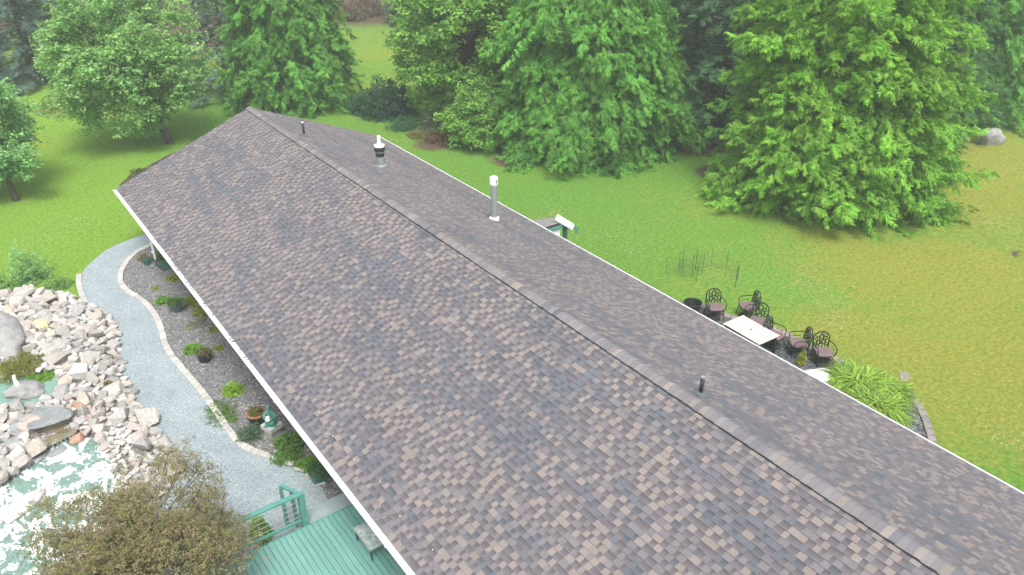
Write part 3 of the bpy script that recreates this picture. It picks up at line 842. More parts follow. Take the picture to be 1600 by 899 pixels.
bank = thing('stone_bank', 'bank of loose pale and pink stones between gravel path and pond', 'stone bank', (-9.8, -9, 0))
def bank_h(x, y):
    # the pile rises away from the path towards the boulder and the slabs
    edge = min(np.hypot(pl[:, 0] - x, pl[:, 1] - y))
    return 0.30 * min(1.0, edge / 1.2)
def make_bank():
    rng = np.random.RandomState(21)
    lib = [hull_mesh('stone', 100 + i, MAT['stone'], 16, 0.75) for i in range(16)]
    bould = BOULDER
    spots = []
    tries = 0
    sizes = np.concatenate([np.full(16, 0.34), np.full(45, 0.25), np.full(130, 0.19), np.full(240, 0.14), np.full(360, 0.10)])
    sizes = sizes * rng.uniform(0.85, 1.15, len(sizes))
    grow = lambda poly, k: [tuple(np.mean(poly, 0) + (np.array(p) - np.mean(poly, 0)) * k) for p in poly]
    holes = [grow(UPPER, 0.97), grow(LOWER, 0.97), grow(TOPSLAB, 0.85), grow(LOWSLAB, 0.85), grow(BOULDER, 0.85), [(-12.3, -7.1), (-11.0, -7.0), (-10.5, -7.5), (-10.6, -8.3), (-12.3, -8.5)]]
    for r in sizes:
        for _ in range(120):
            x, y = rng.uniform(-12.6, -8.0), rng.uniform(-16.5, -1.9)
            if not in_poly((x, y), ROCK_POLY): continue
            if any(in_poly((x, y), h) for h in holes): continue
            if in_poly((x, y), WHITE) and r > 0.12: continue
            if y < -14.2 and x > -9.4 and r > 0.16: continue
            if all((x - a) ** 2 + (y - b) ** 2 > (0.74 * (r + q)) ** 2 for a, b, q in spots):
                spots.append((x, y, r)); break
    def score(s):
        return s[2] / np.linalg.norm(np.array([s[0], s[1], 0]) - CAM_POS)
    spots.sort(key=score, reverse=True)
    small = MB()
    for i, (x, y, r) in enumerate(spots):
        h = bank_h(x, y)
        sx, sy, sz = r * rng.uniform(0.85, 1.45), r * rng.uniform(0.7, 1.05), r * rng.uniform(0.5, 0.85)
        me = lib[rng.randint(16)]
        eul = (rng.uniform(-0.35, 0.35), rng.uniform(-0.35, 0.35), rng.uniform(0, 2 * PI))
        z = h * 0.8 + sz * 0.45
        if i < 300:
            o = bpy.data.objects.new('stone', me)
            link(o, bank)
            o.location = (x + 9.8, y + 9, z); o.rotation_euler = eul; o.scale = (sx, sy, sz)
        else:
            mw = Matrix.LocRotScale(Vector((x, y, z)), __import__('mathutils').Euler(eul), Vector((sx, sy, sz)))
            small.add([tuple(mw @ v.co) for v in me.vertices], [tuple(p.vertices) for p in me.polygons])
    if small.v:
        o = small.build('small_stones', MAT['white_pebble'], bank, world=True); o['kind'] = 'stuff'
    print('bank stones', len(spots))
    # mound under the stones
    xs = np.linspace(-13.0, -7.9, 46); ys = np.linspace(-16.6, -1.7, 120)
    X, Y = np.meshgrid(xs, ys, indexing='ij')
    V = []; keep = np.zeros(X.shape, bool)
    for i in range(X.shape[0]):
        for j in range(X.shape[1]):
            p = (X[i, j], Y[i, j])
            ok = in_poly(p, ROCK_POLY) and not in_poly(p, UPPER) and not in_poly(p, LOWER)
            keep[i, j] = ok
            V.append((p[0], p[1], bank_h(*p) * 0.8 - 0.02 if ok else -0.05))
    idx = np.arange(X.size).reshape(X.shape)
    F = [(idx[i, j], idx[i + 1, j], idx[i + 1, j + 1], idx[i, j + 1]) for i in range(X.shape[0] - 1) for j in range(X.shape[1] - 1)
         if keep[i, j] or keep[i + 1, j] or keep[i, j + 1] or keep[i + 1, j + 1]]
    o = np_obj('bank_mound', np.array(V), np.array(F), MAT['bank_soil'], smooth=True)
    tag(o, 'low mound of earth under the stone bank', None, None, 'structure')
make_bank()

def pebbles(name, poly, n, smin, smax, mat, z, seed, label, avoid=()):
    """loose gravel too small to count: one object"""
    rng = np.random.RandomState(seed)
    P = np.array(poly); lo, hi = P.min(0), P.max(0)
    pts = []
    while len(pts) < n:
        q = rng.uniform(lo, hi)
        if in_poly(q, poly): pts.append(q)
    pts = np.array(pts)
    base = np.array([(1, 0, 0), (-1, 0, 0), (0, 1, 0), (0, -1, 0), (0, 0, 1), (0.5, 0.5, -0.4)], float)
    F0 = np.array([(0, 2, 4), (2, 1, 4), (1, 3, 4), (3, 0, 4), (2, 0, 5), (0, 3, 5)])
    s = rng.uniform(smin, smax, (n, 1, 1)) * rng.uniform(0.6, 1.2, (n, 1, 3))
    ang = rng.uniform(0, 2 * PI, n)
    B = base[None] * s + rng.normal(0, smin * 0.2, (n, 6, 3))
    ca, sa = np.cos(ang)[:, None], np.sin(ang)[:, None]
    V = np.stack([B[:, :, 0] * ca - B[:, :, 1] * sa, B[:, :, 0] * sa + B[:, :, 1] * ca, B[:, :, 2] * 0.7], 2)
    zz = np.array([z(*p) if callable(z) else z for p in pts])
    V += np.concatenate([pts, zz[:, None]], 1)[:, None, :]
    F = (F0[None] + (np.arange(n) * 6)[:, None, None]).reshape(-1, 3)
    o = np_obj(name, V.reshape(-1, 3), F, mat)
    return tag(o, label, None, None, 'stuff')
pebbles('white_pebbles', WHITE, 1500, 0.025, 0.07, MAT['white_pebble'], lambda x, y: 0.05, 3, 'white pebble beach on the shore of the lower pond')
pebbles('bed_gravel', bed_poly, 9000, 0.018, 0.04, MAT['pebble'], 0.02, 4, 'loose grey gravel scattered over the planting bed')
pebbles('slate_chips', bedr, 1800, 0.03, 0.06, MAT['pebble'], 0.025, 5, 'loose slate chips in the bed behind the kerb')

# boulders, slabs and the little waterfall
o = rough_rock('boulder', (0.62, 1.85, 0.55), MAT['boulder'], 3, None, (-11.35, -5.7, 0.25), R(-6), 4, 0.3)
tag(o, 'big weathered grey boulder at the head of the upper pond', 'boulder')
o = rough_rock('pond_rock', (0.5, 0.62, 0.28), MAT['boulder'], 9, None, (-11.35, -9.2, 0.16), R(30), 4, 0.3)
tag(o, 'rounded grey rock standing in the upper pond water', 'rock')
fo = thing('fountain_jet', 'short white fountain nozzle on the grey pond rock', 'fountain', (-11.45, -9.05, 0.36))
MB().tube([(0, 0, 0), (-0.03, 0.05, 0.16), (-0.02, 0.06, 0.34)], [0.07, 0.055, 0.05], 8).build('nozzle', MAT['white'], fo)
MB().lathe([(0.09, -0.03), (0.08, 0.03)], n=10).build('foot', MAT['pale_rock'], fo)
o = rough_rock('ochre_rock', (0.22, 0.42, 0.22), MAT['yellow_rock'], 14, None, (-10.25, -5.5, 0.35), R(15), 3, 0.3)
tag(o, 'ochre yellow rock beside the big grey boulder', 'rock')
fall = thing('stone_cascade', 'stacked slate slabs with rust-stained lip forming a small waterfall', 'waterfall', (-10.9, -11.7, 0))
slab('top_slab', TOPSLAB, 0.46, 0.55, MAT['slab'], fall, 1)
slab('lip_slab', LOWSLAB, 0.14, 0.22, MAT['wet_slab'], fall, 2)
slab('back_slab', [(-11.35, -11.2), (-10.45, -11.3), (-10.35, -11.75), (-11.2, -11.85)], 0.2, 0.47, MAT['wet_slab'], fall, 3)
for i, (x, y, z, sx, sy, sz, rz, m) in enumerate([(-11.75, -11.35, 0.3, 0.26, 0.36, 0.22, 0.4, 'slab'), (-11.95, -11.9, 0.2, 0.28, 0.3, 0.2, 1.0, 'slab'),
        (-10.12, -11.3, 0.28, 0.16, 0.36, 0.24, 0.5, 'rust'), (-10.02, -11.95, 0.15, 0.16, 0.3, 0.18, -0.2, 'rust'), (-10.45, -12.55, 0.08, 0.26, 0.2, 0.14, 0.7, 'rust'),
        (-11.85, -12.45, 0.12, 0.2, 0.24, 0.16, 0.1, 'rust'), (-11.5, -12.75, 0.05, 0.25, 0.22, 0.12, 0.9, 'slab'), (-11.05, -12.72, 0.04, 0.32, 0.2, 0.1, 0.2, 'slab')]):
    rough_rock('side_stone', (sx, sy, sz), MAT[m], 30 + i, fall, (x + 10.9, y + 11.7, z), rz, 2, 0.3)
wf = MB()
for k in range(9):
    x = -11.3 + 0.11 * k
    wf.tube([(x, -12.40 - 0.02 * (k % 3), 0.2), (x, -12.50, 0.15), (x + 0.01, -12.53, 0.02)], [0.012, 0.016, 0.02], 5)
wf.build('falling_water', MAT['water'], fall, world=True)
o = rough_rock('flat_pond_stone', (0.75, 0.34, 0.16), MAT['pale_rock'], 51, None, (-12.15, -14.6, 0.08), R(35), 3, 0.25)
tag(o, 'long pale flat stone lying in the white-patched lower pond', 'rock')
o = rough_rock('lawn_boulder', (0.85, 0.55, 0.62), MAT['boulder'], 61, None, (38.2, -14.6, 0.35), R(-35), 4, 0.3)
tag(o, 'lone grey boulder on the dry lawn by the right tree line', 'boulder')
o = rough_rock('white_rock', (1.0, 0.5, 0.26), MAT['white_stone'], 71, None, (9.72, -23.5, 0.12), R(-42), 4, 0.35)
tag(o, 'flat whitish rock between the last chair and the strap-leaved clump', 'rock')
o = rough_rock('corner_stone', (0.22, 0.3, 0.16), MAT['block'], 72, None, (10.75, -23.75, 0.12), R(20), 3, 0.3)
tag(o, 'small grey-brown stone at the end of the low block wall', 'stone')

# ---------------------------------------------------------------- edgings
def edging(name, label, cat, line, wid, hgt, length, mat, piece, seed=1, z0=0.0, gap=0.012):
    pts = smooth_line(line, length)
    c = pts.mean(0)
    t = thing(name, label, cat, (c[0], c[1], 0))
    rng = np.random.RandomState(seed)
    lib = []
    for k in range(4):
        m = MB(); w2, l2 = wid / 2, length / 2 - gap / 2
        b = 0.012
        q = [(-l2, -w2), (l2, -w2), (l2, w2), (-l2, w2)]
        jit = rng.uniform(-0.006, 0.006, (4, 2))
        vs = [(p[0] + j[0], p[1] + j[1], -0.04) for p, j in zip(q, jit)] + [(p[0] + j[0], p[1] + j[1], hgt - b) for p, j in zip(q, jit)] + [((p[0] + j[0]) * (1 - b / l2), (p[1] + j[1]) * (1 - b / w2), hgt) for p, j in zip(q, jit)]
        fs = [(8, 9, 10, 11)] + [(k2 * 4 + i, k2 * 4 + (i + 1) % 4, (k2 + 1) * 4 + (i + 1) % 4, (k2 + 1) * 4 + i) for k2 in (0, 1) for i in range(4)]
        m.add(vs, fs); lib.append(m.mesh(piece, mat))
    for i in range(len(pts) - 1):
        a, b2 = pts[i], pts[i + 1]
        o = bpy.data.objects.new(piece, lib[i % 4])
        link(o, t)
        o.location = ((a[0] + b2[0]) / 2 - c[0], (a[1] + b2[1]) / 2 - c[1], z0 + rng.uniform(-0.008, 0.008))
        o.rotation_euler = (0, 0, math.atan2(b2[1] - a[1], b2[0] - a[0]) + rng.uniform(-0.03, 0.03))
    return t
edging('path_edging', 'winding pale paver edging between gravel path and planting bed', 'edging', KERB_IN[:21], 0.19, 0.07, 0.235, MAT['paver'], 'paver', 1)
edging('path_edging', 'short curved run of pale pavers on the lawn side of the path', 'edging', KERB_OUT, 0.2, 0.07, 0.235, MAT['paver'], 'paver', 2)
rt = thing('rock_edging', 'row of flat pale stones along the bed towards the deck steps', 'edging', (-5.9, -17, 0))
for i, p in enumerate(smooth_line(KERB_IN[20:], 0.36)):
    rough_rock('edge_stone', (0.2, 0.12, 0.08), MAT['pale_rock'] if i % 2 else MAT['concrete'], 80 + i, rt, (p[0] + 5.9, p[1] + 17, 0.04), 2.2 + 0.5 * math.sin(i * 3.1), 2, 0.3)
wall_t = edging('block_wall', 'low brown block wall behind the patio chairs', 'garden wall', WALL_R, 0.26, 0.22, 0.36, MAT['block'], 'block', 3)
edging('kerb_edging', 'curved grey kerb stones beside the strap-leaved plants', 'edging', KERB_R[1:], 0.22, 0.10, 0.30, MAT['block'], 'kerb_stone', 4)

# ---------------------------------------------------------------- deck
deck = thing('deck', 'green painted timber deck with railing under the left eave', 'deck', (-6.9, -21.5, 0))
DZ = 0.35
bw = 0.142
x = -8.75
bl = None
k = 0
while x < -4.3:
    m = MB(); m.box((0, 0, 0), (bw - 0.012, 5.4, 0.036))
    if bl is None: bl = m.mesh('deck_board', MAT['deck'])
    o = bpy.data.objects.new('deck_board', bl); link(o, deck)
    o.location = (x + 6.9, -22.58 + 21.5 + 0.006 * math.sin(k * 2.3), DZ - 0.018)
    x += bw; k += 1
b = MB(); b.box((-6.5, -19.84, DZ - 0.12), (4.5, 0.04, 0.2)); b.build('rim_joist', MAT['green_paint'], deck, world=True)
b = MB(); b.box((-8.84, -22.5, DZ - 0.12), (0.04, 5.3, 0.2)); b.build('rim_joist', MAT['green_paint'], deck, world=True)
for i, (yy, zz) in enumerate(((-19.62, 0.235), (-19.27, 0.115))):
    b = MB(); b.box((-5.65, yy, zz - 0.02), (1.55, 0.34, 0.05)); b.build('step_tread', MAT['step'], deck, world=True)
    b = MB(); b.box((-5.65, yy + 0.16, zz - 0.09), (1.5, 0.025, 0.09)); b.build('step_riser', MAT['concrete'], deck, world=True)
rl = empty('railing', (0, 0, 0), 0, deck)
def rb(m, nm, mat=MAT['green_paint']):
    m.v = [(a + 6.9, bb + 21.5, c) for a, bb, c in m.v]
    return m.build(nm, mat, rl)
for (px, py, h0, h1) in ((-6.52, -19.74, 0.0, 1.30), (-8.55, -19.74, 0.0, 1.28), (-6.80, -19.16, 0.0, 1.24), (-6.62, -19.40, 0, 1.2)):
    sz = 0.15 if px == -6.52 else 0.08
    m = MB(); m.box((px, py, (h0 + h1) / 2), (sz, sz, h1 - h0)); rb(m, 'post')
m = MB(); m.box((-7.55, -19.74, 1.32), (2.25, 0.15, 0.045)); rb(m, 'top_rail')
m = MB(); m.box((-6.66, -19.42, 1.29), (0.1, 0.62, 0.045), R(24)); rb(m, 'top_rail')
m = MB(); m.box((-7.55, -19.74, 0.47), (2.1, 0.05, 0.07)); rb(m, 'bottom_rail')
for zz in (0.62, 0.78, 0.94, 1.10):
    m = MB(); m.tube([(-8.5, -19.74, zz), (-6.6, -19.74, zz)], 0.008, 5); rb(m, 'rail_cable', MAT['metal'])
for (px, py) in ((-5.15, -19.05), (-5.05, -18.75)):
    m = MB(); m.box((px, py, 0.5), (0.09, 0.09, 1.0)); rb(m, 'post')
m = MB(); m.box((-5.08, -19.3, 1.02), (0.1, 1.2, 0.04)); rb(m, 'top_rail')

gt = thing('glass_table', 'glass-topped dark metal table on the deck under the eave', 'table', (-5.31, -21.42, DZ))
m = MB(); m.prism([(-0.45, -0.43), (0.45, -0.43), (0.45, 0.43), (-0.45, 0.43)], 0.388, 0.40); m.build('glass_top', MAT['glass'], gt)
for a, b2, c, d in ((0, 0.44, 0.94, 0.02), (0, -0.44, 0.94, 0.02), (0.46, 0, 0.02, 0.86), (-0.46, 0, 0.02, 0.86)):
    m = MB(); m.box((a, b2, 0.388), (c, d, 0.03)); m.build('frame_bar', MAT['metal'], gt)
for a in (-1, 1):
    for b2 in (-1, 1):
        m = MB(); m.tube([(a * 0.42, b2 * 0.4, 0.375), (a * 0.40, b2 * 0.38, 0)], 0.018, 6); m.build('leg', MAT['iron'], gt)
# ---------------------------------------------------------------- pots, statue and small bed things
def pot(name, label, loc, r, h, mat, rim=True):
    t = thing(name, label, 'flower pot', (loc[0], loc[1], 0.02))
    MB().lathe([(r * 0.72, 0), (r * 0.97, h * 0.86), (r * 1.06, h * 0.86), (r * 1.06, h), (r * 0.94, h), (r * 0.92, h * 0.9)], n=20).build('pot_body', mat, t)
    MB().lathe([(r * 0.92, h * 0.86), (r * 0.85, h * 0.93), (r * 0.3, h * 0.96)], n=14).build('soil', MAT['soil'], t)
    return t
pot('flower_pot', 'black plastic pot with dry plant in the middle of the bed', (-6.15, -10.55), 0.25, 0.34, MAT['black'])
pot('flower_pot', 'slate blue pot holding a leafy plant beside the yellow cushions', (-5.95, -6.65), 0.24, 0.32, MAT['glass_pot'])
t = pot('flower_pot', 'dark pot with terracotta inside next to the statue', (-5.92, -14.75), 0.27, 0.34, MAT['black'])
MB().lathe([(0.26, 0.335), (0.29, 0.335), (0.29, 0.365), (0.25, 0.365), (0.235, 0.34)], n=20).build('rim', MAT['terracotta'], t)
pot('flower_pot', 'dark green glazed pot by the deck steps', (-5.45, -18.15), 0.28, 0.36, MAT['green_pot'])

pd = thing('statue_plinth', 'two-tier pale stone plinth under the green statue', 'plinth', (-5.75, -15.55, 0.0), R(20))
m = MB(); m.box((0, 0, 0.13), (0.34, 0.34, 0.26)); m.build('base_block', MAT['concrete'], pd)
m = MB(); m.box((0, 0, 0.33), (0.44, 0.44, 0.14)); m.build('cap_block', MAT['pale_rock'], pd)
st = thing('statue', 'verdigris green seated figure statue on stone plinth', 'statue', (-5.75, -15.55, 0.40), R(150))
m = MB(); m.box((0, 0, 0.025), (0.34, 0.34, 0.05)); m.build('base', MAT['bronze'], st)
def skin_mesh(name, verts, edges, radii, mat, parent, loc=(0, 0, 0), sub=2):
    me = bpy.data.meshes.new(name)
    me.from_pydata(verts, edges, [])
    o = bpy.data.objects.new(name, me); link(o, parent); o.location = loc
    sk = o.modifiers.new('skin', 'SKIN')
    for i, r in enumerate(radii):
        q = r if hasattr(r, '__len__') else (r, r)
        me.skin_vertices[0].data[i].radius = q
    me.skin_vertices[0].data[0].use_root = True
    sd = o.modifiers.new('sub', 'SUBSURF'); sd.levels = sub; sd.render_levels = sub
    me.materials.append(mat)
    return o
skin_mesh('body', [(0, 0, 0.12), (0, 0, 0.26), (0, 0.0, 0.40), (0, 0.01, 0.50), (0.01, 0.0, 0.58), (0.02, 0, 0.66),
                   (0.11, 0.02, 0.42), (0.16, 0.12, 0.32), (0.08, 0.2, 0.30), (-0.11, 0.02, 0.42), (-0.15, 0.12, 0.33), (-0.05, 0.2, 0.32),
                   (0.09, 0.12, 0.12), (0.10, 0.05, 0.06), (-0.09, 0.14, 0.12), (-0.1, 0.02, 0.06)],
          [(0, 1), (1, 2), (2, 3), (3, 4), (4, 5), (2, 6), (6, 7), (7, 8), (2, 9), (9, 10), (10, 11), (0, 12), (12, 13), (0, 14), (14, 15)],
          [(0.13, 0.11), (0.09, 0.08), (0.10, 0.075), 0.045, 0.07, 0.06, 0.045, 0.036, 0.03, 0.045, 0.036, 0.03, 0.07, 0.05, 0.07, 0.05], MAT['bronze'], st)
MB().lathe([(0.03, 0), (0.08, 0.06), (0.05, 0.14), (0.06, 0.16)], (0.02, 0.22, 0.26), 10).build('jug', MAT['white'], st)

wc = thing('watering_can', 'dark green watering can beside the tan grass tuft', 'watering can', (-5.85, -2.1, 0.02), R(40))
MB().lathe([(0.13, 0), (0.13, 0.26), (0.09, 0.29)], n=14).build('can_body', MAT['dark_green'], wc)
MB().tube([(0.11, 0, 0.06), (0.3, 0, 0.2), (0.42, 0, 0.33)], [0.03, 0.022, 0.02], 7).build('spout', MAT['dark_green'], wc)
MB().tube([(0.40, 0, 0.31), (0.46, 0, 0.37)], [0.025, 0.06], 9).build('rose', MAT['white'], wc)
MB().tube([(-0.12, 0, 0.06), (-0.24, 0, 0.14), (-0.22, 0, 0.27), (-0.05, 0, 0.33), (0.05, 0, 0.29)], 0.014, 6).build('handle', MAT['dark_green'], wc)
sb = thing('splash_block', 'dark green splash block under the white downspout', 'splash block', (-5.4, -2.75, 0.02), R(100))
m = MB(); m.box((0, 0, 0.03), (0.7, 0.32, 0.06)); m.build('tray', MAT['dark_green'], sb)
for s in (-1, 1):
    m = MB(); m.box((0, s * 0.145, 0.10), (0.7, 0.03, 0.1)); m.build('side_lip', MAT['dark_green'], sb)

# ---------------------------------------------------------------- patio furniture
def make_chair():
    t = empty('patio_chair')
    # facing +Y
    w = 0.25
    seat = MB(); seat.prism([(-w, -0.24), (w, -0.24), (w + 0.02, 0.22), (0.14, 0.27), (-0.14, 0.27), (-w - 0.02, 0.22)], 0.385, 0.405); seat.build('seat', MAT['iron'], t)
    cu = MB(); poly = [(-w, -0.2), (-w + 0.05, -0.24), (w - 0.05, -0.24), (w, -0.2), (w + 0.015, 0.19), (0.15, 0.255), (-0.15, 0.255), (-w - 0.015, 0.19)]
    n = len(poly)
    vs = [(x_, y_, 0.406) for x_, y_ in poly] + [(x_ * 1.02, y_ * 1.02, 0.44) for x_, y_ in poly] + [(x_ * 0.88, y_ * 0.88, 0.468) for x_, y_ in poly]
    cu.add(vs, [tuple(range(2 * n, 3 * n))] + [(k_ * n + i, k_ * n + (i + 1) % n, (k_ + 1) * n + (i + 1) % n, (k_ + 1) * n + i) for k_ in (0, 1) for i in range(n)])
    cu.build('cushion', MAT['cushion'], t)
    fr = MB(); pts = [(-w, -0.24, 0.40), (-w - 0.01, -0.28, 0.70)]
    pts += [(-(w + 0.01) * math.cos(a), -0.29 - 0.03 * math.sin(a), 0.74 + 0.22 * math.sin(a)) for a in np.linspace(0.15, PI - 0.15, 11)]
    pts += [(w + 0.01, -0.28, 0.70), (w, -0.24, 0.40)]
    fr.tube(pts, 0.022, 6); fr.build('back_frame', MAT['iron'], t)
    la = MB()
    for cx, cz, r in ((0, 0.80, 0.085), (-0.13, 0.74, 0.07), (0.13, 0.74, 0.07), (-0.08, 0.61, 0.075), (0.08, 0.61, 0.075), (0, 0.49, 0.07), (-0.17, 0.53, 0.06), (0.17, 0.53, 0.06), (0, 0.9, 0.045)):
        la.tube([(cx + r * math.cos(a), -0.27 - 0.02 * (cz - 0.5), cz + r * math.sin(a)) for a in np.linspace(0, 2 * PI, 11)], 0.015, 5, False)
    for cx in (-0.17, -0.06, 0.06, 0.17):
        la.tube([(cx, -0.25, 0.41), (cx * 0.7, -0.275, 0.66), (cx * 1.0, -0.29, 0.86)], 0.014, 5)
    la.build('back_lattice', MAT['iron'], t)
    for s in (-1, 1):
        m_ = MB(); m_.tube([(s * (w + 0.005), -0.27, 0.66), (s * (w + 0.05), -0.1, 0.665), (s * (w + 0.06), 0.12, 0.65), (s * (w + 0.05), 0.22, 0.60), (s * (w + 0.03), 0.2, 0.42)], 0.017, 6); m_.build('armrest', MAT['iron'], t)
        m_ = MB(); m_.tube([(s * (w + 0.05), r_ * 1.0 - 0.03, 0.5 + 0.0) for r_ in (-0.12, 0.12)], 0.01, 5); m_.build('arm_scroll', MAT['iron'], t)
        for fy in (-0.22, 0.2):
            m_ = MB(); m_.tube([(s * 0.22, fy, 0.39), (s * 0.25, fy * 1.12, 0.2), (s * 0.27, fy * 1.3, 0.0)], [0.018, 0.014, 0.018], 6); m_.build('leg', MAT['iron'], t)
    ap = MB(); ap.tube([(-0.23, -0.22, 0.2), (0.23, 0.2, 0.22)], 0.009, 5); ap.tube([(0.23, -0.22, 0.2), (-0.23, 0.2, 0.22)], 0.009, 5)
    ap.tube([(0.15 * math.cos(a), 0.15 * math.sin(a), 0.21) for a in np.linspace(0, 2 * PI, 13)], 0.010, 5, False)
    ap.build('stretcher', MAT['iron'], t)
    MB().lathe([(0.25, 0.015), (0.24, 0.05), (0.10, 0.10), (0.045, 0.16), (0.045, 0.33), (0.13, 0.385)], n=14).build('swivel_base', MAT['iron'], t)
    return t
CH = [((9.93, -18.60, 0), R(150), 'black lattice-back chair nearest the round basket, turned to the viewer'),
      ((10.95, -19.25, 0), R(62), 'black lattice-back chair farthest out on the lawn side, seen side-on'),
      ((10.40, -20.15, 0), R(118), 'black lattice-back chair half hidden behind the cream table'),
      ((10.12, -21.10, 0), R(185), 'black lattice-back chair at the near end of the cream table'),
      ((10.38, -21.88, 0), R(55), 'black lattice-back chair turned away, between two others past the table'),
      ((10.60, -22.72, 0), R(150), 'black lattice-back chair at the end of the row near the white rock')]
proto = make_chair()
for i, (loc, rz, lb) in enumerate(CH):
    c = proto if i == 0 else copy_tree(proto)
    c.location = loc; c.rotation_euler = (0, 0, rz); c.scale = (1.08, 1.08, 1.08)
    tag(c, lb, 'chair', 'chairs round the patio table')
tb = thing('patio_table', 'cream slatted rectangular table with dark legs on the patio', 'table', (9.35, -20.66, 0), R(-2))
for k in range(11):
    m = MB(); m.box((-0.455 + 0.091 * k, 0, 0.735), (0.082, 1.50, 0.022)); m.build('slat', MAT['table'], tb)
for s in (-1, 1):
    m = MB(); m.box((0, s * 0.775, 0.735), (1.04, 0.045, 0.03)); m.build('end_rail', MAT['table'], tb)
    m = MB(); m.box((s * 0.47, 0, 0.69), (0.03, 1.42, 0.06)); m.build('apron', MAT['iron'], tb)
    for q in (-1, 1):
        m = MB(); m.box((s * 0.46, q * 0.70, 0.36), (0.05, 0.05, 0.72)); m.build('leg', MAT['iron'], tb)
m = MB(); m.lathe([(0.04, 0.745), (0.04, 0.754), (0.02, 0.757)], n=12); m.build('umbrella_hole', MAT['soil'], tb)
bk = thing('round_basket', 'low round black metal basket at the far end of the patio', 'basket', (9.5, -17.9, 0))
MB().lathe([(0.20, 0.03), (0.27, 0.2), (0.31, 0.42), (0.33, 0.46), (0.30, 0.46), (0.25, 0.22), (0.18, 0.06)], n=22).build('bowl', MAT['iron'], bk)
MB().tube([(0.33 * math.cos(a), 0.33 * math.sin(a), 0.465) for a in np.linspace(0, 2 * PI, 23)], 0.018, 6, False).build('rim', MAT['iron'], bk)
for a in (0.5, 2.6, 4.7):
    MB().tube([(0.2 * math.cos(a), 0.2 * math.sin(a), 0.1), (0.27 * math.cos(a), 0.27 * math.sin(a), 0)], 0.018, 6).build('foot', MAT['iron'], bk)
bs = thing('garden_ornament', 'round stone disc on a dark iron stake at the kerb end', 'garden ornament', (11.3, -25.15, 0))
MB().tube([(-0.1, -0.05, 0.05), (0, 0, 0.3), (0.12, 0.05, 0.55)], 0.018, 6).build('stake', MAT['iron'], bs)
m = MB(); m.tube([(0.10, 0.04, 0.50), (0.08, 0.02, 0.53)], 0.16, 16); m.build('disc', MAT['disc'], bs)
m = MB(); m.prism([(-0.45, -0.3), (-0.05, -0.38), (0.1, -0.05), (-0.2, 0.15), (-0.5, 0.05)], 0.02, 0.10); m.build('foot_stone', MAT['disc'], bs)
# wire plant cages on the lawn
def wire_pen(label, posts, h, close=False):
    c = np.mean(posts, 0)
    t = thing('wire_pen', label, 'wire fence', (c[0], c[1], 0))
    P = [(p[0] - c[0], p[1] - c[1]) for p in posts]
    for p in P:
        m = MB(); m.tube([(p[0], p[1], 0), (p[0], p[1], h + 0.12)], 0.0075, 5); m.build('post', MAT['wire'], t)
    n = len(P)
    for i in range(n if close else n - 1):
        a, b_ = np.array(P[i]), np.array(P[(i + 1) % n])
        m = MB()
        for z in np.linspace(0.08, h, 8): m.tube([(*a, z), (*b_, z)], 0.0022, 3, False)
        L_ = np.linalg.norm(b_ - a)
        for q in np.linspace(0, 1, max(2, int(L_ / 0.1))): m.tube([(*(a + (b_ - a) * q), 0.02), (*(a + (b_ - a) * q), h)], 0.002, 3, False)
        m.build('mesh_panel', MAT['wire'], t)
    return t
wire_pen('small dark wire pen round a young plant on the lawn', [(11.45, -15.35), (11.9, -15.15), (12.25, -15.55), (12.1, -16.05), (11.6, -15.95)], 0.85, True)
wire_pen('loose dark wire mesh fence with a black stake right of the small pen', [(12.2, -15.6), (12.9, -15.8), (13.25, -16.3), (12.95, -17.15), (12.4, -17.5)], 0.75)
wire_pen('faint low wire hoop fence nearest the roof edge on the lawn', [(11.0, -15.1), (11.3, -15.7), (11.5, -16.3)], 0.7)

# ---------------------------------------------------------------- foliage
def norm(a): return a / (np.linalg.norm(a, axis=-1, keepdims=True) + 1e-9)

def blade(base, d, side, L, w, droop=0.0, n=None):
    """a rhombus leaf: 4 verts"""
    mid = base + d * L * 0.45
    tip = base + d * L + np.array([0, 0, -droop])
    return [base, mid + side * w, tip, mid - side * w]

def spike(base, d, side, L, w, droop=0.0):
    """a pointed needle spray: 3 verts"""
    return [base + side * w, base + d * L + np.array([0, 0, -droop]), base - side * w]

def tpl_cedar(seed=0):
    rng = np.random.RandomState(seed)
    V, T = [], []
    for s in np.linspace(0.0, 0.92, 9):
        for sg in (-1, 1):
            a = sg * rng.uniform(0.35, 1.05)
            d = np.array([math.cos(a), math.sin(a), rng.uniform(-0.6, 0.15)])
            L = (0.56 - 0.30 * s) * rng.uniform(0.7, 1.25)
            b = np.array([s, rng.uniform(-.05, .05), -0.14 * s * s + rng.uniform(-.06, .06)])
            V += spike(b, d, np.array([-math.sin(a), math.cos(a), rng.uniform(-0.8, 0.8)]), L, 0.062, 0.05)
            T += [0.2, 1, 0.2]
    return np.array(V), np.array(T)

def tpl_spruce(seed=0):
    rng = np.random.RandomState(seed)
    V, T = [], []
    for s in np.linspace(0.05, 0.9, 8):
        for sg in (-1, 1):
            a = sg * rng.uniform(0.6, 1.1)
            d = np.array([math.cos(a), math.sin(a), rng.uniform(-0.3, 0.15)])
            L = (0.48 - 0.30 * s) * rng.uniform(0.8, 1.2)
            V += spike(np.array([s, 0, rng.uniform(-.03, .03)]), d, np.array([-math.sin(a), math.cos(a), rng.uniform(-0.5, 0.5)]), L, 0.05, 0.02)
            T += [0.1, 1, 0.1]
    V += spike(np.array([0.0, 0, 0.0]), np.array([1.0, 0, 0.0]), np.array([0, 1.0, 0]), 1.05, 0.05)
    T += [0.1, 1, 0.1]
    return np.array(V), np.array(T)

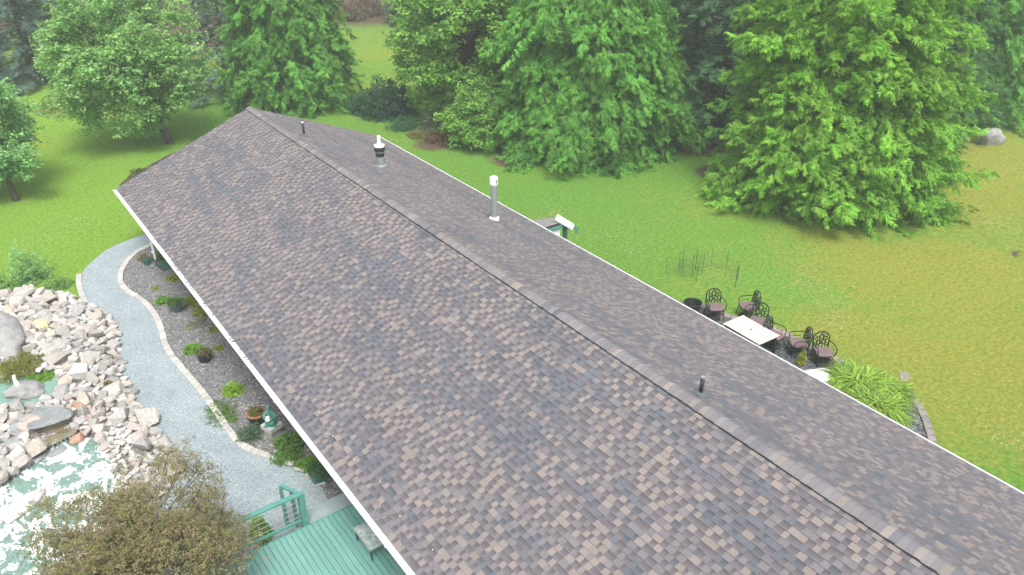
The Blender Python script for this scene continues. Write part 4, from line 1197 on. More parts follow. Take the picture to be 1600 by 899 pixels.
def tpl_leaves(seed=0, n=6, wid=0.30, spread=0.8):
    rng = np.random.RandomState(seed)
    V, T = [], []
    for k in range(n):
        b = rng.uniform(-1, 1, 3) * np.array([spread, spread, spread * 0.45])
        a = rng.uniform(0, 2 * PI)
        d = norm(np.array([math.cos(a), math.sin(a), rng.uniform(-0.7, 0.15)]))
        sd = norm(np.cross(d, np.array([0, 0, 1.0]) + rng.normal(0, 0.45, 3)))
        V += blade(b, d, sd, rng.uniform(0.7, 1.15), wid)
        T += [rng.uniform(0.1, 0.5)] * 4
    return np.array(V), np.array(T)

def tpl_grass(seed=0, n=6):
    rng = np.random.RandomState(seed)
    V, T = [], []
    for k in range(n):
        a = rng.uniform(0, 2 * PI)
        d = norm(np.array([math.cos(a), math.sin(a), rng.uniform(0.8, 2.0)]))
        sd = norm(np.cross(d, np.array([0, 0, 1.0])))
        V += blade(np.array([rng.uniform(-.3, .3), rng.uniform(-.3, .3), 0]), d, sd, rng.uniform(0.7, 1.2), 0.09)
        T += [0, 0.3, 1, 0.3]
    return np.array(V), np.array(T)

def scatter(tpls, pos, tx, tz, scale, col, tipcol, rng, k_v=4):
    """many small leaf sprays as one foliage mesh: verts, quads, colours"""
    tx = norm(tx)
    tz = norm(tz - (tz * tx).sum(1, keepdims=True) * tx)
    ty = np.cross(tz, tx)
    n = len(pos)
    which = rng.randint(0, len(tpls), n)
    Vs, Cs = [], []
    for k, (tv, tt) in enumerate(tpls):
        m = which == k
        if not m.any(): continue
        P = pos[m][:, None, :] + scale[m][:, None, None] * (tv[None, :, 0:1] * tx[m][:, None, :] + tv[None, :, 1:2] * ty[m][:, None, :] + tv[None, :, 2:3] * tz[m][:, None, :])
        C = col[m][:, None, :] * (1 - tt[None, :, None]) + tipcol[m][:, None, :] * tt[None, :, None]
        Vs.append(P.reshape(-1, 3)); Cs.append(C.reshape(-1, 3))
    V = np.concatenate(Vs); C = np.concatenate(Cs)
    return V, np.arange(len(V)).reshape(-1, k_v), C

CEDAR = [tpl_cedar(i) for i in range(4)]
SPRUCE = [tpl_spruce(i) for i in range(4)]
LEAVES = [tpl_leaves(i) for i in range(5)]
NARROW = [tpl_leaves(20 + i, 8, 0.16, 0.9) for i in range(4)]
GRASS = [tpl_grass(i) for i in range(4)]

def pick(cols, n, rng, var=0.18):
    c = np.array(cols, float)[rng.randint(0, len(cols), n)]
    return c * rng.uniform(1 - var, 1 + var, (n, 1)) * rng.uniform(0.94, 1.06, (n, 3))

def conifer(name, label, base, H, Rr, nb, per, cols, tips, seed, style='cedar', zlow=0.3, size=(0.38, 0.62), lean=(0, 0), top=0.05, fan=0.26, zfull=11.0, tuft=0.05, shape=0.6, group='trees round the lawn'):
    rng = np.random.RandomState(seed)
    t = thing(name, label, 'tree', (base[0], base[1], 0), 0, group)
    u = (np.arange(nb) + rng.uniform(0, 1, nb)) / nb
    zf_ = min(zfull, H)
    z = np.where(u < 0.84, zlow + (zf_ - zlow) * (u / 0.84) ** 1.1, zf_ + (H - zf_) * (u - 0.84) / 0.16)   # most boughs low down
    f = z / H
    az = np.arange(nb) * 2.39996 + rng.uniform(-0.35, 0.35, nb)
    prof = np.clip((1 - f) ** shape, top, 1) * np.clip(0.84 + 2.5 * f, 0, 1)
    lump = 0.80 + 0.42 * vnoise(np.cos(az) * 1.7 + 5 + seed, np.sin(az) * 1.7 + z * 0.45)
    L = Rr * prof * lump * rng.uniform(0.82, 1.12, nb)
    out = np.stack([np.cos(az), np.sin(az), 0 * az], 1)
    lat = np.stack([-np.sin(az), np.cos(az), 0 * az], 1)
    if style == 'spruce': rise, droop, curl = rng.uniform(-0.05, 0.15, nb), rng.uniform(0.25, 0.45, nb), 0.08
    elif style == 'weep': rise, droop, curl = rng.uniform(0.1, 0.35, nb), rng.uniform(0.55, 0.85, nb), 0.0
    else: rise, droop, curl = rng.uniform(0.15, 0.45, nb), rng.uniform(0.4, 0.7, nb), 0.12
    def pt(i, s):
        Li = L[i]
        zz = z[i] + Li * (rise[i] * s - droop[i] * s ** 2 + curl * s ** 5)
        p = out[i] * (Li * s)[:, None]
        p[:, 2] = zz
        p[:, 0] += lean[0] * zz; p[:, 1] += lean[1] * zz
        return p
    # wood
    wood = MB()
    tr = 0.013 * H + 0.05
    wood.tube([(lean[0] * q * H, lean[1] * q * H, q * H - 0.1) for q in np.linspace(0, 1, 8)], [tr * (1 - 0.93 * q) * (1.35 if q == 0 else 1) for q in np.linspace(0, 1, 8)], 8)
    for i in range(0, nb, 2):
        ps = pt(np.full(4, i), np.linspace(0, 0.92, 4))
        wood.tube([tuple(p) for p in ps], [0.035, 0.025, 0.016, 0.006], 3, False)
    wood.build('trunk', MAT['twig' if style == 'cedar' else 'bark'], t)
    # sprays
    cnt = np.maximum(3, (per * (L / Rr) ** 1.2 * rng.uniform(0.8, 1.2, nb) * np.where(z > zfull, 0.3, 1.0) * np.where(out[:, 0] * CAM_F[0] + out[:, 1] * CAM_F[1] > 0.25, 0.3, 1.0)).astype(int))   # fewer sprays high up and on the side away from the camera
    bi = np.repeat(np.arange(nb), cnt)
    n = len(bi)
    # sprays gather in tufts along each bough
    per_t = 10
    first = np.concatenate([[0], np.cumsum(cnt)[:-1]])
    local = np.arange(n) - first[bi]
    tid = first[bi] + (local // per_t) * per_t
    ts = (0.20 + 0.80 * rng.beta(2.0, 1.1, n))[tid]; tl = rng.uniform(-1, 1, n)[tid]; tb = rng.uniform(0.68, 1.3, n)[tid]
    s = np.clip(ts + rng.normal(0, tuft, n), 0.1, 1.05)
    loose = rng.rand(n) < 0.22                                  # a share of sprays fills in along the whole bough
    s[loose] = rng.uniform(0.1, 0.95, loose.sum())
    lw = np.clip(tl + rng.normal(0, tuft * 2.2, n), -1.1, 1.1)
    p = pt(bi, s)
    half = fan * L[bi] * (1.15 - 0.75 * s)
    p = p + lat[bi] * (lw * half)[:, None]
    p[:, 2] -= np.abs(lw) * half * 0.35 + rng.uniform(-0.05, 0.12, n)
    if style == 'spruce':
        d = out[bi] + lat[bi] * (lw * 0.9)[:, None] + np.stack([0 * s, 0 * s, -0.25 + 0.2 * rng.normal(size=n)], 1)
        nz = np.array([0, 0, 1.0]) + rng.normal(0, 0.22, (n, 3))
        tp = SPRUCE
    elif style == 'weep':
        d = 0.6 * out[bi] + lat[bi] * (lw * 0.6)[:, None] + np.stack([0 * s, 0 * s, -0.5 + 0.4 * rng.normal(size=n)], 1) + rng.normal(0, 0.3, (n, 3))
        nz = 0.7 * out[bi] + np.array([0, 0, 0.9]) + rng.normal(0, 0.4, (n, 3))
        tp = CEDAR
    else:
        d = 0.8 * out[bi] + lat[bi] * (lw * 0.8)[:, None] + np.stack([0 * s, 0 * s, -0.18 + 0.4 * rng.normal(size=n)], 1) + rng.normal(0, 0.25, (n, 3))
        nz = np.array([0, 0, 1.0]) + 0.35 * out[bi] + rng.normal(0, 0.35, (n, 3))
        tp = CEDAR
    sc = rng.uniform(size[0], size[1], n) * np.where(z[bi] > zfull, 1.6, 1.0)
    bc = rng.uniform(0.86, 1.14, (nb, 1))[bi] * tb[:, None]     # each bough its own shade of green
    col = pick(cols, n, rng) * bc; tip = pick(tips, n, rng) * bc
    V, F, C = scatter(tp, p, d, nz, sc, col, tip, rng, 3)
    np_obj('crown', V, F, MAT['needle'], C, t)
    return t

def broadleaf(name, label, base, trunk_h, crown_c, crown_r, nclump, per, cols, seed, leaf=(0.13, 0.2), clump=0.75, tpl=None, lean=(0, 0), tr=0.16, group='trees round the lawn', flat=0.5, shell=0.45, cat='tree'):
    rng = np.random.RandomState(seed)
    t = thing(name, label, cat, (base[0], base[1], 0), 0, group)
    cc = np.array(crown_c, float) - np.array([base[0], base[1], 0])
    d = norm(rng.normal(size=(nclump, 3)))
    rad = rng.uniform(shell ** 3, 1, nclump) ** (1 / 3.0)
    lum = 0.72 + 0.5 * vnoise(d[:, 0] * 1.8 + seed, d[:, 1] * 1.8 + d[:, 2] * 1.8 + 4)
    cen = cc + d * (rad * lum)[:, None] * np.array(crown_r)
    cen = cen[cen[:, 2] > 0.25]
    nclump = len(cen)
    wood = MB()
    fork = np.array([lean[0] * trunk_h, lean[1] * trunk_h, trunk_h])
    wood.tube([(0, 0, -0.1), tuple(fork * np.array([0.45, 0.45, 0.5])), tuple(fork), tuple(fork * 0.4 + cc * 0.6), tuple(cc + np.array([0, 0, crown_r[2] * 0.6]))], [tr * 1.3, tr, tr * 0.85, tr * 0.5, 0.03], 8)
    for i in range(0, nclump, 2):
        c = cen[i]
        a = fork + (cc - fork) * rng.uniform(0, 0.7)
        mid = (a + c) / 2 + np.array([0, 0, 0.15 * np.linalg.norm(c - a)])
        wood.tube([tuple(a), tuple(mid), tuple(c)], [tr * 0.3, tr * 0.16, 0.012], 4, False)
    wood.build('trunk', MAT['bark'], t)
    bi = np.repeat(np.arange(nclump), per)
    n = len(bi)
    rr = clump * rng.uniform(0.65, 1.25, nclump)
    off = norm(rng.normal(size=(n, 3))) * rng.uniform(0, 1, (n, 1)) ** 0.5 * rr[bi][:, None] * np.array([1, 1, flat])
    off[:, 2] -= 0.25 * (off[:, 0] ** 2 + off[:, 1] ** 2) / (clump + 0.01)
    p = cen[bi] + off
    p[:, 2] = np.maximum(p[:, 2], 0.12)
    ang = rng.uniform(0, 2 * PI, n)
    tx = np.stack([np.cos(ang), np.sin(ang), rng.uniform(-0.5, 0.1, n)], 1)
    nz = np.array([0, 0, 1.0]) + rng.normal(0, 0.35, (n, 3)) + 0.4 * norm(off)
    sc = rng.uniform(leaf[0], leaf[1], n)
    bc = rng.uniform(0.84, 1.16, (nclump, 1))[bi]
    col = pick(cols, n, rng) * bc
    V, F, C = scatter(tpl or LEAVES, p, tx, nz, sc, col, col * np.array([1.25, 1.2, 1.1]), rng)
    np_obj('crown', V, F, MAT['leaf'], C, t)
    return t

LIME = [(0.128, 0.310, 0.034), (0.108, 0.270, 0.030), (0.150, 0.34, 0.038)]
LIME_T = [(0.27, 0.54, 0.065), (0.315, 0.58, 0.08), (0.225, 0.48, 0.06)]
MIDG = [(0.082, 0.245, 0.042), (0.072, 0.215, 0.038), (0.10, 0.27, 0.046)]
MIDG_T = [(0.17, 0.42, 0.068), (0.20, 0.45, 0.08), (0.145, 0.38, 0.06)]
DARK = [(0.045, 0.13, 0.055), (0.038, 0.115, 0.05), (0.055, 0.145, 0.06)]
DARK_T = [(0.095, 0.225, 0.09), (0.11, 0.245, 0.10)]
BLUE = [(0.085, 0.145, 0.12), (0.075, 0.13, 0.11)]
BLUE_T = [(0.15, 0.23, 0.195), (0.17, 0.255, 0.215)]
MAPLE = [(0.235, 0.43, 0.145), (0.195, 0.385, 0.125), (0.275, 0.465, 0.17)]
MAPLE_Y = [(0.20, 0.395, 0.075), (0.17, 0.36, 0.07), (0.24, 0.43, 0.085), (0.13, 0.29, 0.065)]

conifer('cedar_tree', 'big lime green cedar standing alone on the right lawn, boughs to the ground', (23.9, -13.4), 24, 5.95, 600, 68, LIME, LIME_T, 1, 'cedar', 0.35, (0.32, 0.56), zfull=10.0)
conifer('cedar_tree', 'broad weeping green cedar in the middle behind the tall flue', (18.9, -0.4), 25, 5.9, 560, 68, MIDG, MIDG_T, 2, 'weep', 1.2, (0.34, 0.58), zfull=10.0, shape=0.4)
conifer('cedar_tree', 'upright green cedar rising behind the far ridge end of the roof', (8.6, 17.2), 25, 4.3, 520, 50, MIDG, MIDG_T, 3, 'weep', 0.6, (0.34, 0.58), top=0.2, shape=0.35)
conifer('spruce_tree', 'dark spruce in the gap between weeping cedar and lime cedar', (29.4, -2.2), 22, 6.2, 380, 52, DARK, DARK_T, 4, 'spruce', 0.5, (0.34, 0.58), shape=0.5)
conifer('spruce_tree', 'dark spruce just right of the lime cedar', (36.6, -9.6), 22, 5.2, 300, 44, DARK, DARK_T, 5, 'spruce', 0.5, (0.34, 0.58), shape=0.5)
conifer('cedar_tree', 'pale green cedar at the right end of the tree line', (42.5, -10.2), 22, 4.6, 300, 42, MIDG, MIDG_T, 6, 'weep', 0.3, (0.34, 0.58), shape=0.5)
conifer('spruce_tree', 'blue grey spruce in the upper left corner', (-4.6, 34.0), 20, 5.6, 320, 44, BLUE, BLUE_T, 7, 'spruce', 0.4, (0.4, 0.68))
conifer('spruce_tree', 'small blue green spruce leaning out left of the upright cedar', (5.6, 21.0), 9, 3.4, 150, 40, BLUE, BLUE_T, 8, 'spruce', 0.5, (0.36, 0.6))
conifer('spruce_tree', 'dark tall spruce behind the maple at the top of the picture', (21.5, 9.5), 22, 5.2, 220, 36, DARK, MIDG_T, 9, 'spruce', 0.5, (0.4, 0.66), shape=0.5)

broadleaf('maple_tree', 'loose light green maple on the left lawn with a dark leaning trunk', (-0.7, 13.0), 1.9, (-1.9, 13.6, 4.6), (4.3, 3.6, 4.3), 170, 54, MAPLE, 11, (0.15, 0.24), 0.85, flat=0.8, lean=(-0.30, 0.0), tr=0.2)
broadleaf('fruit_tree', 'small green tree at the left edge with a low forked trunk', (-9.2, 8.6), 1.2, (-10.0, 9.8, 3.6), (2.9, 2.6, 3.2), 130, 56, [(0.21, 0.42, 0.16), (0.245, 0.45, 0.18), (0.18, 0.37, 0.145)], 12, (0.13, 0.2), 0.7, flat=0.8, lean=(-0.1, 0.1), tr=0.14)
broadleaf('maple_tree', 'yellow green broadleaf tree left of the weeping cedar', (15.6, 7.2), 2.0, (15.2, 6.6, 5.6), (4.3, 4.2, 6.0), 220, 50, MAPLE_Y, 13, (0.17, 0.27), 0.95, flat=0.75, tr=0.22)
broadleaf('maple_tree', 'low yellow green sapling crown at the foot of the weeping cedar', (13.6, 3.0), 0.6, (13.8, 2.9, 1.9), (2.2, 2.2, 1.7), 70, 50, MAPLE_Y, 14, (0.13, 0.22), 0.6, tr=0.07)

BRONZE = [(0.29, 0.23, 0.14), (0.235, 0.24, 0.105), (0.30, 0.26, 0.165), (0.22, 0.165, 0.10), (0.19, 0.205, 0.085), (0.24, 0.215, 0.125), (0.175, 0.145, 0.095), (0.20, 0.225, 0.09)]
broadleaf('bronze_tree', 'bronze brown small-leaved tree in front of the pond near the deck', (-10.1, -19.9), 1.0, (-10.15, -20.1, 2.1), (2.15, 2.3, 1.45), 300, 44, BRONZE, 15, (0.048, 0.08), 0.5, NARROW, tr=0.05, flat=0.4, shell=0.3)

# far woods closing the view: separate trees, meshes shared
src = [conifer('spruce_tree', 'tall dark spruce in the far wood, left of the clearing', (2.0, 52.0), 22, 4.8, 200, 36, DARK, BLUE_T, 16, 'spruce', 1.0, (0.6, 0.95), group='far wood trees'),
       conifer('cedar_tree', 'grey green cedar in the far wood beyond the upright cedar', (15.5, 47.0), 22, 4.8, 200, 36, MIDG, MIDG_T, 17, 'weep', 1.0, (0.6, 0.95), group='far wood trees')]
far_spots = [(0, -8.5, 47, 'spruce at the far left edge of the wood'), (0, 5.8, 60, 'spruce behind the brown clearing, rear left'), (1, -2.5, 62, 'cedar at the back of the wood on the left'),
             (0, 27.0, 56.0, 'spruce beyond the brown slash pile'), (1, 21.0, 60.0, 'cedar at the back above the clearing'), (0, 31.0, 36.0, 'spruce behind the yellow green maple'),
             (1, 27.0, 22.0, 'cedar rising behind the yellow green maple'), (0, 35.0, 12.0, 'spruce at the back of the middle wood'), (1, 41.0, 3.0, 'cedar at the back between spruce and lime cedar'),
             (0, 44.0, 18.0, 'spruce deep in the middle wood'), (0, 33.5, 4.5, 'spruce close behind the gap between the two cedars'), (1, 24.5, 5.0, 'cedar standing close behind the weeping cedar'), (0, 49.0, -3.0, 'spruce at the back behind the lime cedar'), (1, 52.0, -9.0, 'cedar at the back of the right wood'),
             (0, 40.5, -3.0, 'spruce in the right wood behind the dark spruce'), (1, 38.0, 26.0, 'cedar far back in the middle wood'), (0, 56.0, 8.0, 'spruce far back in the right wood'), (0, 12.0, 66.0, 'spruce at the very back of the clearing')]
for i, (k, x, y, lb) in enumerate(far_spots):
    c = copy_tree(src[k])
    c.location = (x, y, 0); c.rotation_euler = (0, 0, i * 1.3)
    sc_ = 0.85 + 0.3 * ((i * 37) % 10) / 10
    c.scale = (sc_, sc_, sc_)
    tag(c, ('dark ' if k == 0 else 'green ') + lb, 'tree', 'far wood trees')

def bare_trunk(loc, h, label, rz):
    t = thing('bare_trunk', label, 'tree', (loc[0], loc[1], 0), rz, 'far wood trees')
    m = MB(); m.tube([(0, 0, -0.1), (0.1, 0, h * 0.4), (0.0, 0.1, h * 0.75), (0.2, 0.1, h)], [0.17, 0.14, 0.1, 0.05], 8); m.build('trunk', MAT['twig'], t)
    rng = random.Random(int(h * 10))
    for k in range(7):
        z = h * rng.uniform(0.25, 0.9); a = rng.uniform(0, 6.28); L = rng.uniform(0.6, 1.8)
        m = MB(); m.tube([(0.05, 0.03, z), (L * 0.5 * math.cos(a), L * 0.5 * math.sin(a), z + 0.25), (L * math.cos(a), L * math.sin(a), z + 0.2)], [0.035, 0.022, 0.008], 4); m.build('limb', MAT['twig'], t)
bare_trunk((8.2, 37.5), 12, 'pale bare trunk right of the light green maple, at the clearing', 0.3)
bare_trunk((10.6, 43.5), 13, 'thin bare trunk farther back in the brown clearing', 1.9)
bare_trunk((6.2, 46.0), 13, 'dark thin trunk behind the light green maple', 4.0)

# shrubs and bed plants
def bush(name, label, loc, r, h, n, cols, seed, leaf=(0.07, 0.12), tpl=None, cat='shrub', group=None, z=0.0):
    rng = np.random.RandomState(seed)
    t = thing(name, label, cat, (loc[0], loc[1], z), 0, group)
    d = norm(rng.normal(size=(n, 3))); d[:, 2] = np.abs(d[:, 2])
    lum = 0.7 + 0.55 * vnoise(d[:, 0] * 2.6 + seed * 3.1, d[:, 1] * 2.6 + d[:, 2] * 2)
    p = d * (rng.uniform(0.05, 1, (n, 1)) ** 0.45 * lum[:, None]) * np.array([r, r, h])
    ang = rng.uniform(0, 2 * PI, n)
    tx = np.stack([np.cos(ang), np.sin(ang), rng.uniform(-0.3, 0.4, n)], 1)
    nz = np.array([0, 0, 1.0]) + rng.normal(0, 0.4, (n, 3)) + 0.5 * d
    col = pick(cols, n, rng, 0.25)
    V, F, C = scatter(tpl or LEAVES, p, tx, nz, rng.uniform(leaf[0], leaf[1], n), col, col * 1.3, rng)
    np_obj('foliage', V, F, MAT['leaf'], C, t)
    m = MB()
    for k in range(5):
        a = k * 1.256 + seed
        m.tube([(0, 0, -0.02), (0.25 * r * math.cos(a), 0.25 * r * math.sin(a), h * 0.4), (0.5 * r * math.cos(a), 0.5 * r * math.sin(a), h * 0.75)], [0.012 + 0.012 * r, 0.01 + 0.008 * r, 0.004], 4, False)
    m.build('stem', MAT['bark'], t)
    return t
G1 = [(0.10, 0.20, 0.04), (0.13, 0.24, 0.05)]
YG = [(0.26, 0.29, 0.03), (0.21, 0.26, 0.03), (0.30, 0.31, 0.04)]
BG = [(0.17, 0.33, 0.04), (0.13, 0.28, 0.035)]
TEAL = [(0.035, 0.10, 0.055), (0.045, 0.12, 0.065)]
B = BED_PLANTS
bush('grass_tuft', 'round tan dried grass tuft at the tip of the bed', (B[0][0], B[0][1]), 0.24, 0.4, 160, [(0.28, 0.22, 0.12), (0.22, 0.18, 0.09)], 1, (0.06, 0.1), GRASS, 'plant')
bush('cushion_plant', 'yellow green cushion plant below the downspout', B[1], 0.34, 0.2, 240, YG, 2, (0.05, 0.08), None, 'plant')
bush('cushion_plant', 'tiny yellow green cushion near the inner edging', B[2], 0.16, 0.12, 80, YG, 3, (0.04, 0.07), None, 'plant')
bush('leafy_plant', 'bright green clump left of the slate blue pot', B[3], 0.3, 0.25, 200, BG, 4, (0.06, 0.1), None, 'plant')
bush('cushion_plant', 'large yellow cushion plant close to the gutter, upper of two', B[4], 0.42, 0.32, 380, YG, 5, (0.05, 0.09), None, 'plant')
bush('cushion_plant', 'large yellow cushion plant close to the gutter, lower of two', B[5], 0.40, 0.3, 340, YG, 6, (0.05, 0.09), None, 'plant')
bush('cushion_plant', 'small yellow cushion below the two large ones', B[7], 0.2, 0.14, 100, YG, 7, (0.04, 0.07), None, 'plant')
bush('cushion_plant', 'small yellow green cushion right of the black pot', B[8], 0.2, 0.14, 100, YG, 8, (0.04, 0.07), None, 'plant')
bush('leafy_plant', 'fresh green clump just behind the black pot', B[9], 0.32, 0.28, 220, BG, 9, (0.06, 0.1), None, 'plant')
bush('leafy_plant', 'lone bright lime clump in bare gravel above the statue', B[10], 0.34, 0.26, 240, [(0.2, 0.36, 0.03), (0.24, 0.40, 0.04)], 10, (0.06, 0.1), None, 'plant')
bush('creeping_plant', 'thin green groundcover along the edging beside the statue', B[11], 0.55, 0.1, 320, G1, 11, (0.03, 0.06), None, 'plant')
bush('creeping_plant', 'patch of low green groundcover just below the first, by the edging', B[12], 0.5, 0.12, 260, G1, 12, (0.03, 0.06), None, 'plant')
bush('lavender', 'blue green tuft in front of the plinth', (-6.35, -15.3), 0.38, 0.4, 380, [(0.09, 0.17, 0.10), (0.11, 0.19, 0.11)], 13, (0.06, 0.1), GRASS, 'plant')
bush('leafy_plant', 'dense green plant right of the plinth under the gutter', (-5.5, -16.25), 0.42, 0.36, 460, G1, 14, (0.06, 0.1), None, 'plant')
bush('leafy_plant', 'lower green spread between plinth and green pot', (-5.8, -16.75), 0.42, 0.25, 320, G1, 15, (0.05, 0.09), None, 'plant')
bush('leafy_plant', 'yellow green plant just before the green pot', (-5.52, -17.45), 0.32, 0.3, 260, BG, 16, (0.05, 0.09), None, 'plant')
bush('dwarf_conifer', 'lime dwarf conifer by the deck railing', (-7.5, -19.25), 0.24, 0.75, 420, BG, 17, (0.05, 0.09), None, 'shrub')
bush('leafy_plant', 'green bushy tuft at the foot of the downspout', (-5.25, -1.85), 0.34, 0.4, 260, [(0.09, 0.22, 0.09), (0.11, 0.25, 0.1)], 18, (0.06, 0.1), None, 'plant')
bush('creeping_plant', 'sparse pale creeper on the gravel below the yellow cushions', (-5.6, -8.0), 0.6, 0.08, 180, [(0.2, 0.22, 0.10), (0.16, 0.2, 0.08)], 19, (0.03, 0.06), None, 'plant')
def pot_plant(parent_label, cols, r, h, seed, tpl=None):
    for o in list(COL.objects):
        if o.get('label') == parent_label:
            rng = np.random.RandomState(seed); n = 170
            d = norm(rng.normal(size=(n, 3))); d[:, 2] = np.abs(d[:, 2])
            p = d * (rng.uniform(0, 1, (n, 1)) ** 0.5) * np.array([r, r, h]) + np.array([0, 0, 0.30])
            ang = rng.uniform(0, 2 * PI, n)
            tx = np.stack([np.cos(ang), np.sin(ang), rng.uniform(-0.2, 0.5, n)], 1)
            col = pick(cols, n, rng, 0.25)
            V, F, C = scatter(tpl or LEAVES, p, tx, np.array([0, 0, 1.0]) + rng.normal(0, 0.4, (n, 3)), rng.uniform(0.05, 0.09, n), col, col * 1.3, rng)
            np_obj('plant', V, F, MAT['leaf'], C, o)
pot_plant('black plastic pot with dry plant in the middle of the bed', [(0.16, 0.13, 0.07), (0.12, 0.14, 0.06)], 0.22, 0.18, 31)
pot_plant('slate blue pot holding a leafy plant beside the yellow cushions', [(0.07, 0.16, 0.05), (0.09, 0.19, 0.06)], 0.34, 0.3, 32)
pot_plant('dark pot with terracotta inside next to the statue', [(0.10, 0.22, 0.05), (0.24, 0.13, 0.06)], 0.2, 0.25, 33)
pot_plant('dark green glazed pot by the deck steps', [(0.07, 0.18, 0.05), (0.05, 0.14, 0.05)], 0.32, 0.3, 34)

S_ = SHRUBS
bush('shrub', 'dark teal green rounded shrub beyond the far ridge end', (12.3, 10.8), 1.9, 2.3, 1500, TEAL, 41, (0.13, 0.2))
bush('shrub', 'low dark shrub left of the dark rounded one', (11.2, 12.6), 1.1, 0.9, 500, TEAL, 42, (0.1, 0.17))
bush('fern_clump', 'blue green ferny clump beside the roof corner', (11.55, 7.6), 1.0, 0.8, 600, [(0.06, 0.18, 0.08), (0.08, 0.2, 0.09)], 43, (0.12, 0.2), GRASS)
bush('shrub', 'grey green airy shrub at the edge of the brush', (12.3, 6.0), 0.7, 1.1, 300, [(0.17, 0.22, 0.14), (0.14, 0.19, 0.12)], 44, (0.07, 0.13))
bush('dry_grass', 'brown dead grass clump under the yellow green sapling', (12.2, 4.4), 0.9, 0.45, 500, [(0.15, 0.09, 0.05), (0.2, 0.13, 0.07)], 45, (0.1, 0.18), GRASS, 'grass')
bush('dry_grass', 'straw coloured grass clump at the edge of the brush', (11.6, 5.7), 0.8, 0.35, 400, [(0.24, 0.22, 0.08), (0.2, 0.2, 0.07)], 46, (0.1, 0.18), GRASS, 'grass')
bush('shrub', 'emerald green low shrub in front of the weeping cedar', (13.4, 3.2), 1.0, 1.0, 600, [(0.07, 0.2, 0.06), (0.09, 0.22, 0.07)], 47, (0.1, 0.16))
bush('shrub', 'grey green brush at the left foot of the weeping cedar', (14.3, 1.3), 1.0, 0.9, 500, [(0.08, 0.13, 0.08), (0.1, 0.15, 0.09)], 48, (0.1, 0.15))
bush('shrub', 'leafy green suckers at the right foot of the lime cedar', (30.2, -15.6), 1.5, 1.9, 800, MIDG, 49, (0.13, 0.2))
bush('shrub', 'small green sapling in the corner right of the lime cedar', (33.2, -13.6), 1.4, 2.4, 700, MIDG, 50, (0.13, 0.2))
bush('shrub', 'airy light green bush above the stone bank', (-10.0, -0.7), 0.85, 1.5, 900, [(0.22, 0.40, 0.14), (0.26, 0.44, 0.17)], 51, (0.06, 0.12), NARROW)
bush('shrub', 'light green low bush at the left edge above the stones', (-11.1, -1.1), 0.8, 0.9, 600, [(0.22, 0.40, 0.10), (0.25, 0.43, 0.13)], 52, (0.06, 0.12), NARROW)
bush('shrub', 'low weedy greens between the bush and the pavers', (-9.2, -2.0), 0.6, 0.4, 360, [(0.18, 0.33, 0.09), (0.22, 0.36, 0.11)], 53, (0.05, 0.1), NARROW)
bush('moss_mound', 'olive moss mound below the big grey boulder', (-11.3, -7.75), 0.95, 0.34, 1500, [(0.20, 0.21, 0.035), (0.16, 0.18, 0.03), (0.24, 0.24, 0.045)], 54, (0.06, 0.1), GRASS, 'moss', z=0.16)
bush('waterside_plant', 'green tuft on the stones beside the ochre rock', (-10.55, -4.6), 0.42, 0.3, 260, [(0.10, 0.22, 0.12), (0.12, 0.25, 0.07)], 55, (0.06, 0.1), None, 'plant')
bush('waterside_plant', 'tan and green dried tuft among the stones by the path', (-9.15, -10.4), 0.3, 0.25, 200, [(0.26, 0.22, 0.09), (0.17, 0.18, 0.06)], 56, (0.06, 0.1), GRASS, 'plant')
bush('algae_patch', 'vivid green water weed along the moss mound', (-10.75, -8.55), 0.5, 0.05, 260, [(0.16, 0.30, 0.02), (0.13, 0.26, 0.02)], 57, (0.05, 0.09), None, 'plant', z=0.15)
bush('dwarf_conifer', 'small yellow green upright plant before the last patio chair', (10.0, -22.35), 0.17, 0.5, 220, YG, 58, (0.04, 0.07))
bush('weed_strip', 'weeds on the bare soil beyond the gable', (-3.3, 9.2), 0.6, 0.12, 120, [(0.09, 0.12, 0.05)], 59, (0.06, 0.1), None, 'plant')

BR = [(0.17, 0.12, 0.09), (0.22, 0.17, 0.13), (0.13, 0.10, 0.08), (0.16, 0.17, 0.09)]
for i, (x, y, r_, h_, lb) in enumerate([(27.0, 43.0, 2.6, 2.2, 'brown twiggy brush heap at the top of the pale meadow'), (24.2, 41.5, 1.8, 1.3, 'low brown brush in front of the twiggy heap'),
        (30.5, 40.5, 2.4, 2.6, 'reddish brown brush at the right end of the pale meadow'), (13.0, 43.0, 2.6, 1.6, 'brown dead brush right of the light green maple'),
        (9.6, 40.0, 2.0, 0.9, 'flat brown brush by the pale bare trunk'), (16.0, 40.0, 2.2, 1.2, 'grey brown brush behind the upright cedar')]):
    bush('dead_brush', lb, (x, y), r_, h_, 900, BR, 61 + i, (0.2, 0.4), GRASS, 'brush')
bush('dry_grass', 'tall straw grass clump beyond the light green maple', (6.0, 31.0), 1.6, 0.7, 700, [(0.33, 0.36, 0.13), (0.28, 0.33, 0.11)], 68, (0.15, 0.3), GRASS, 'grass')
bush('dry_grass', 'straw grass left of the light green maple trunk', (-4.5, 24.0), 2.2, 0.5, 700, [(0.33, 0.34, 0.12), (0.28, 0.32, 0.1)], 69, (0.15, 0.3), GRASS, 'grass')
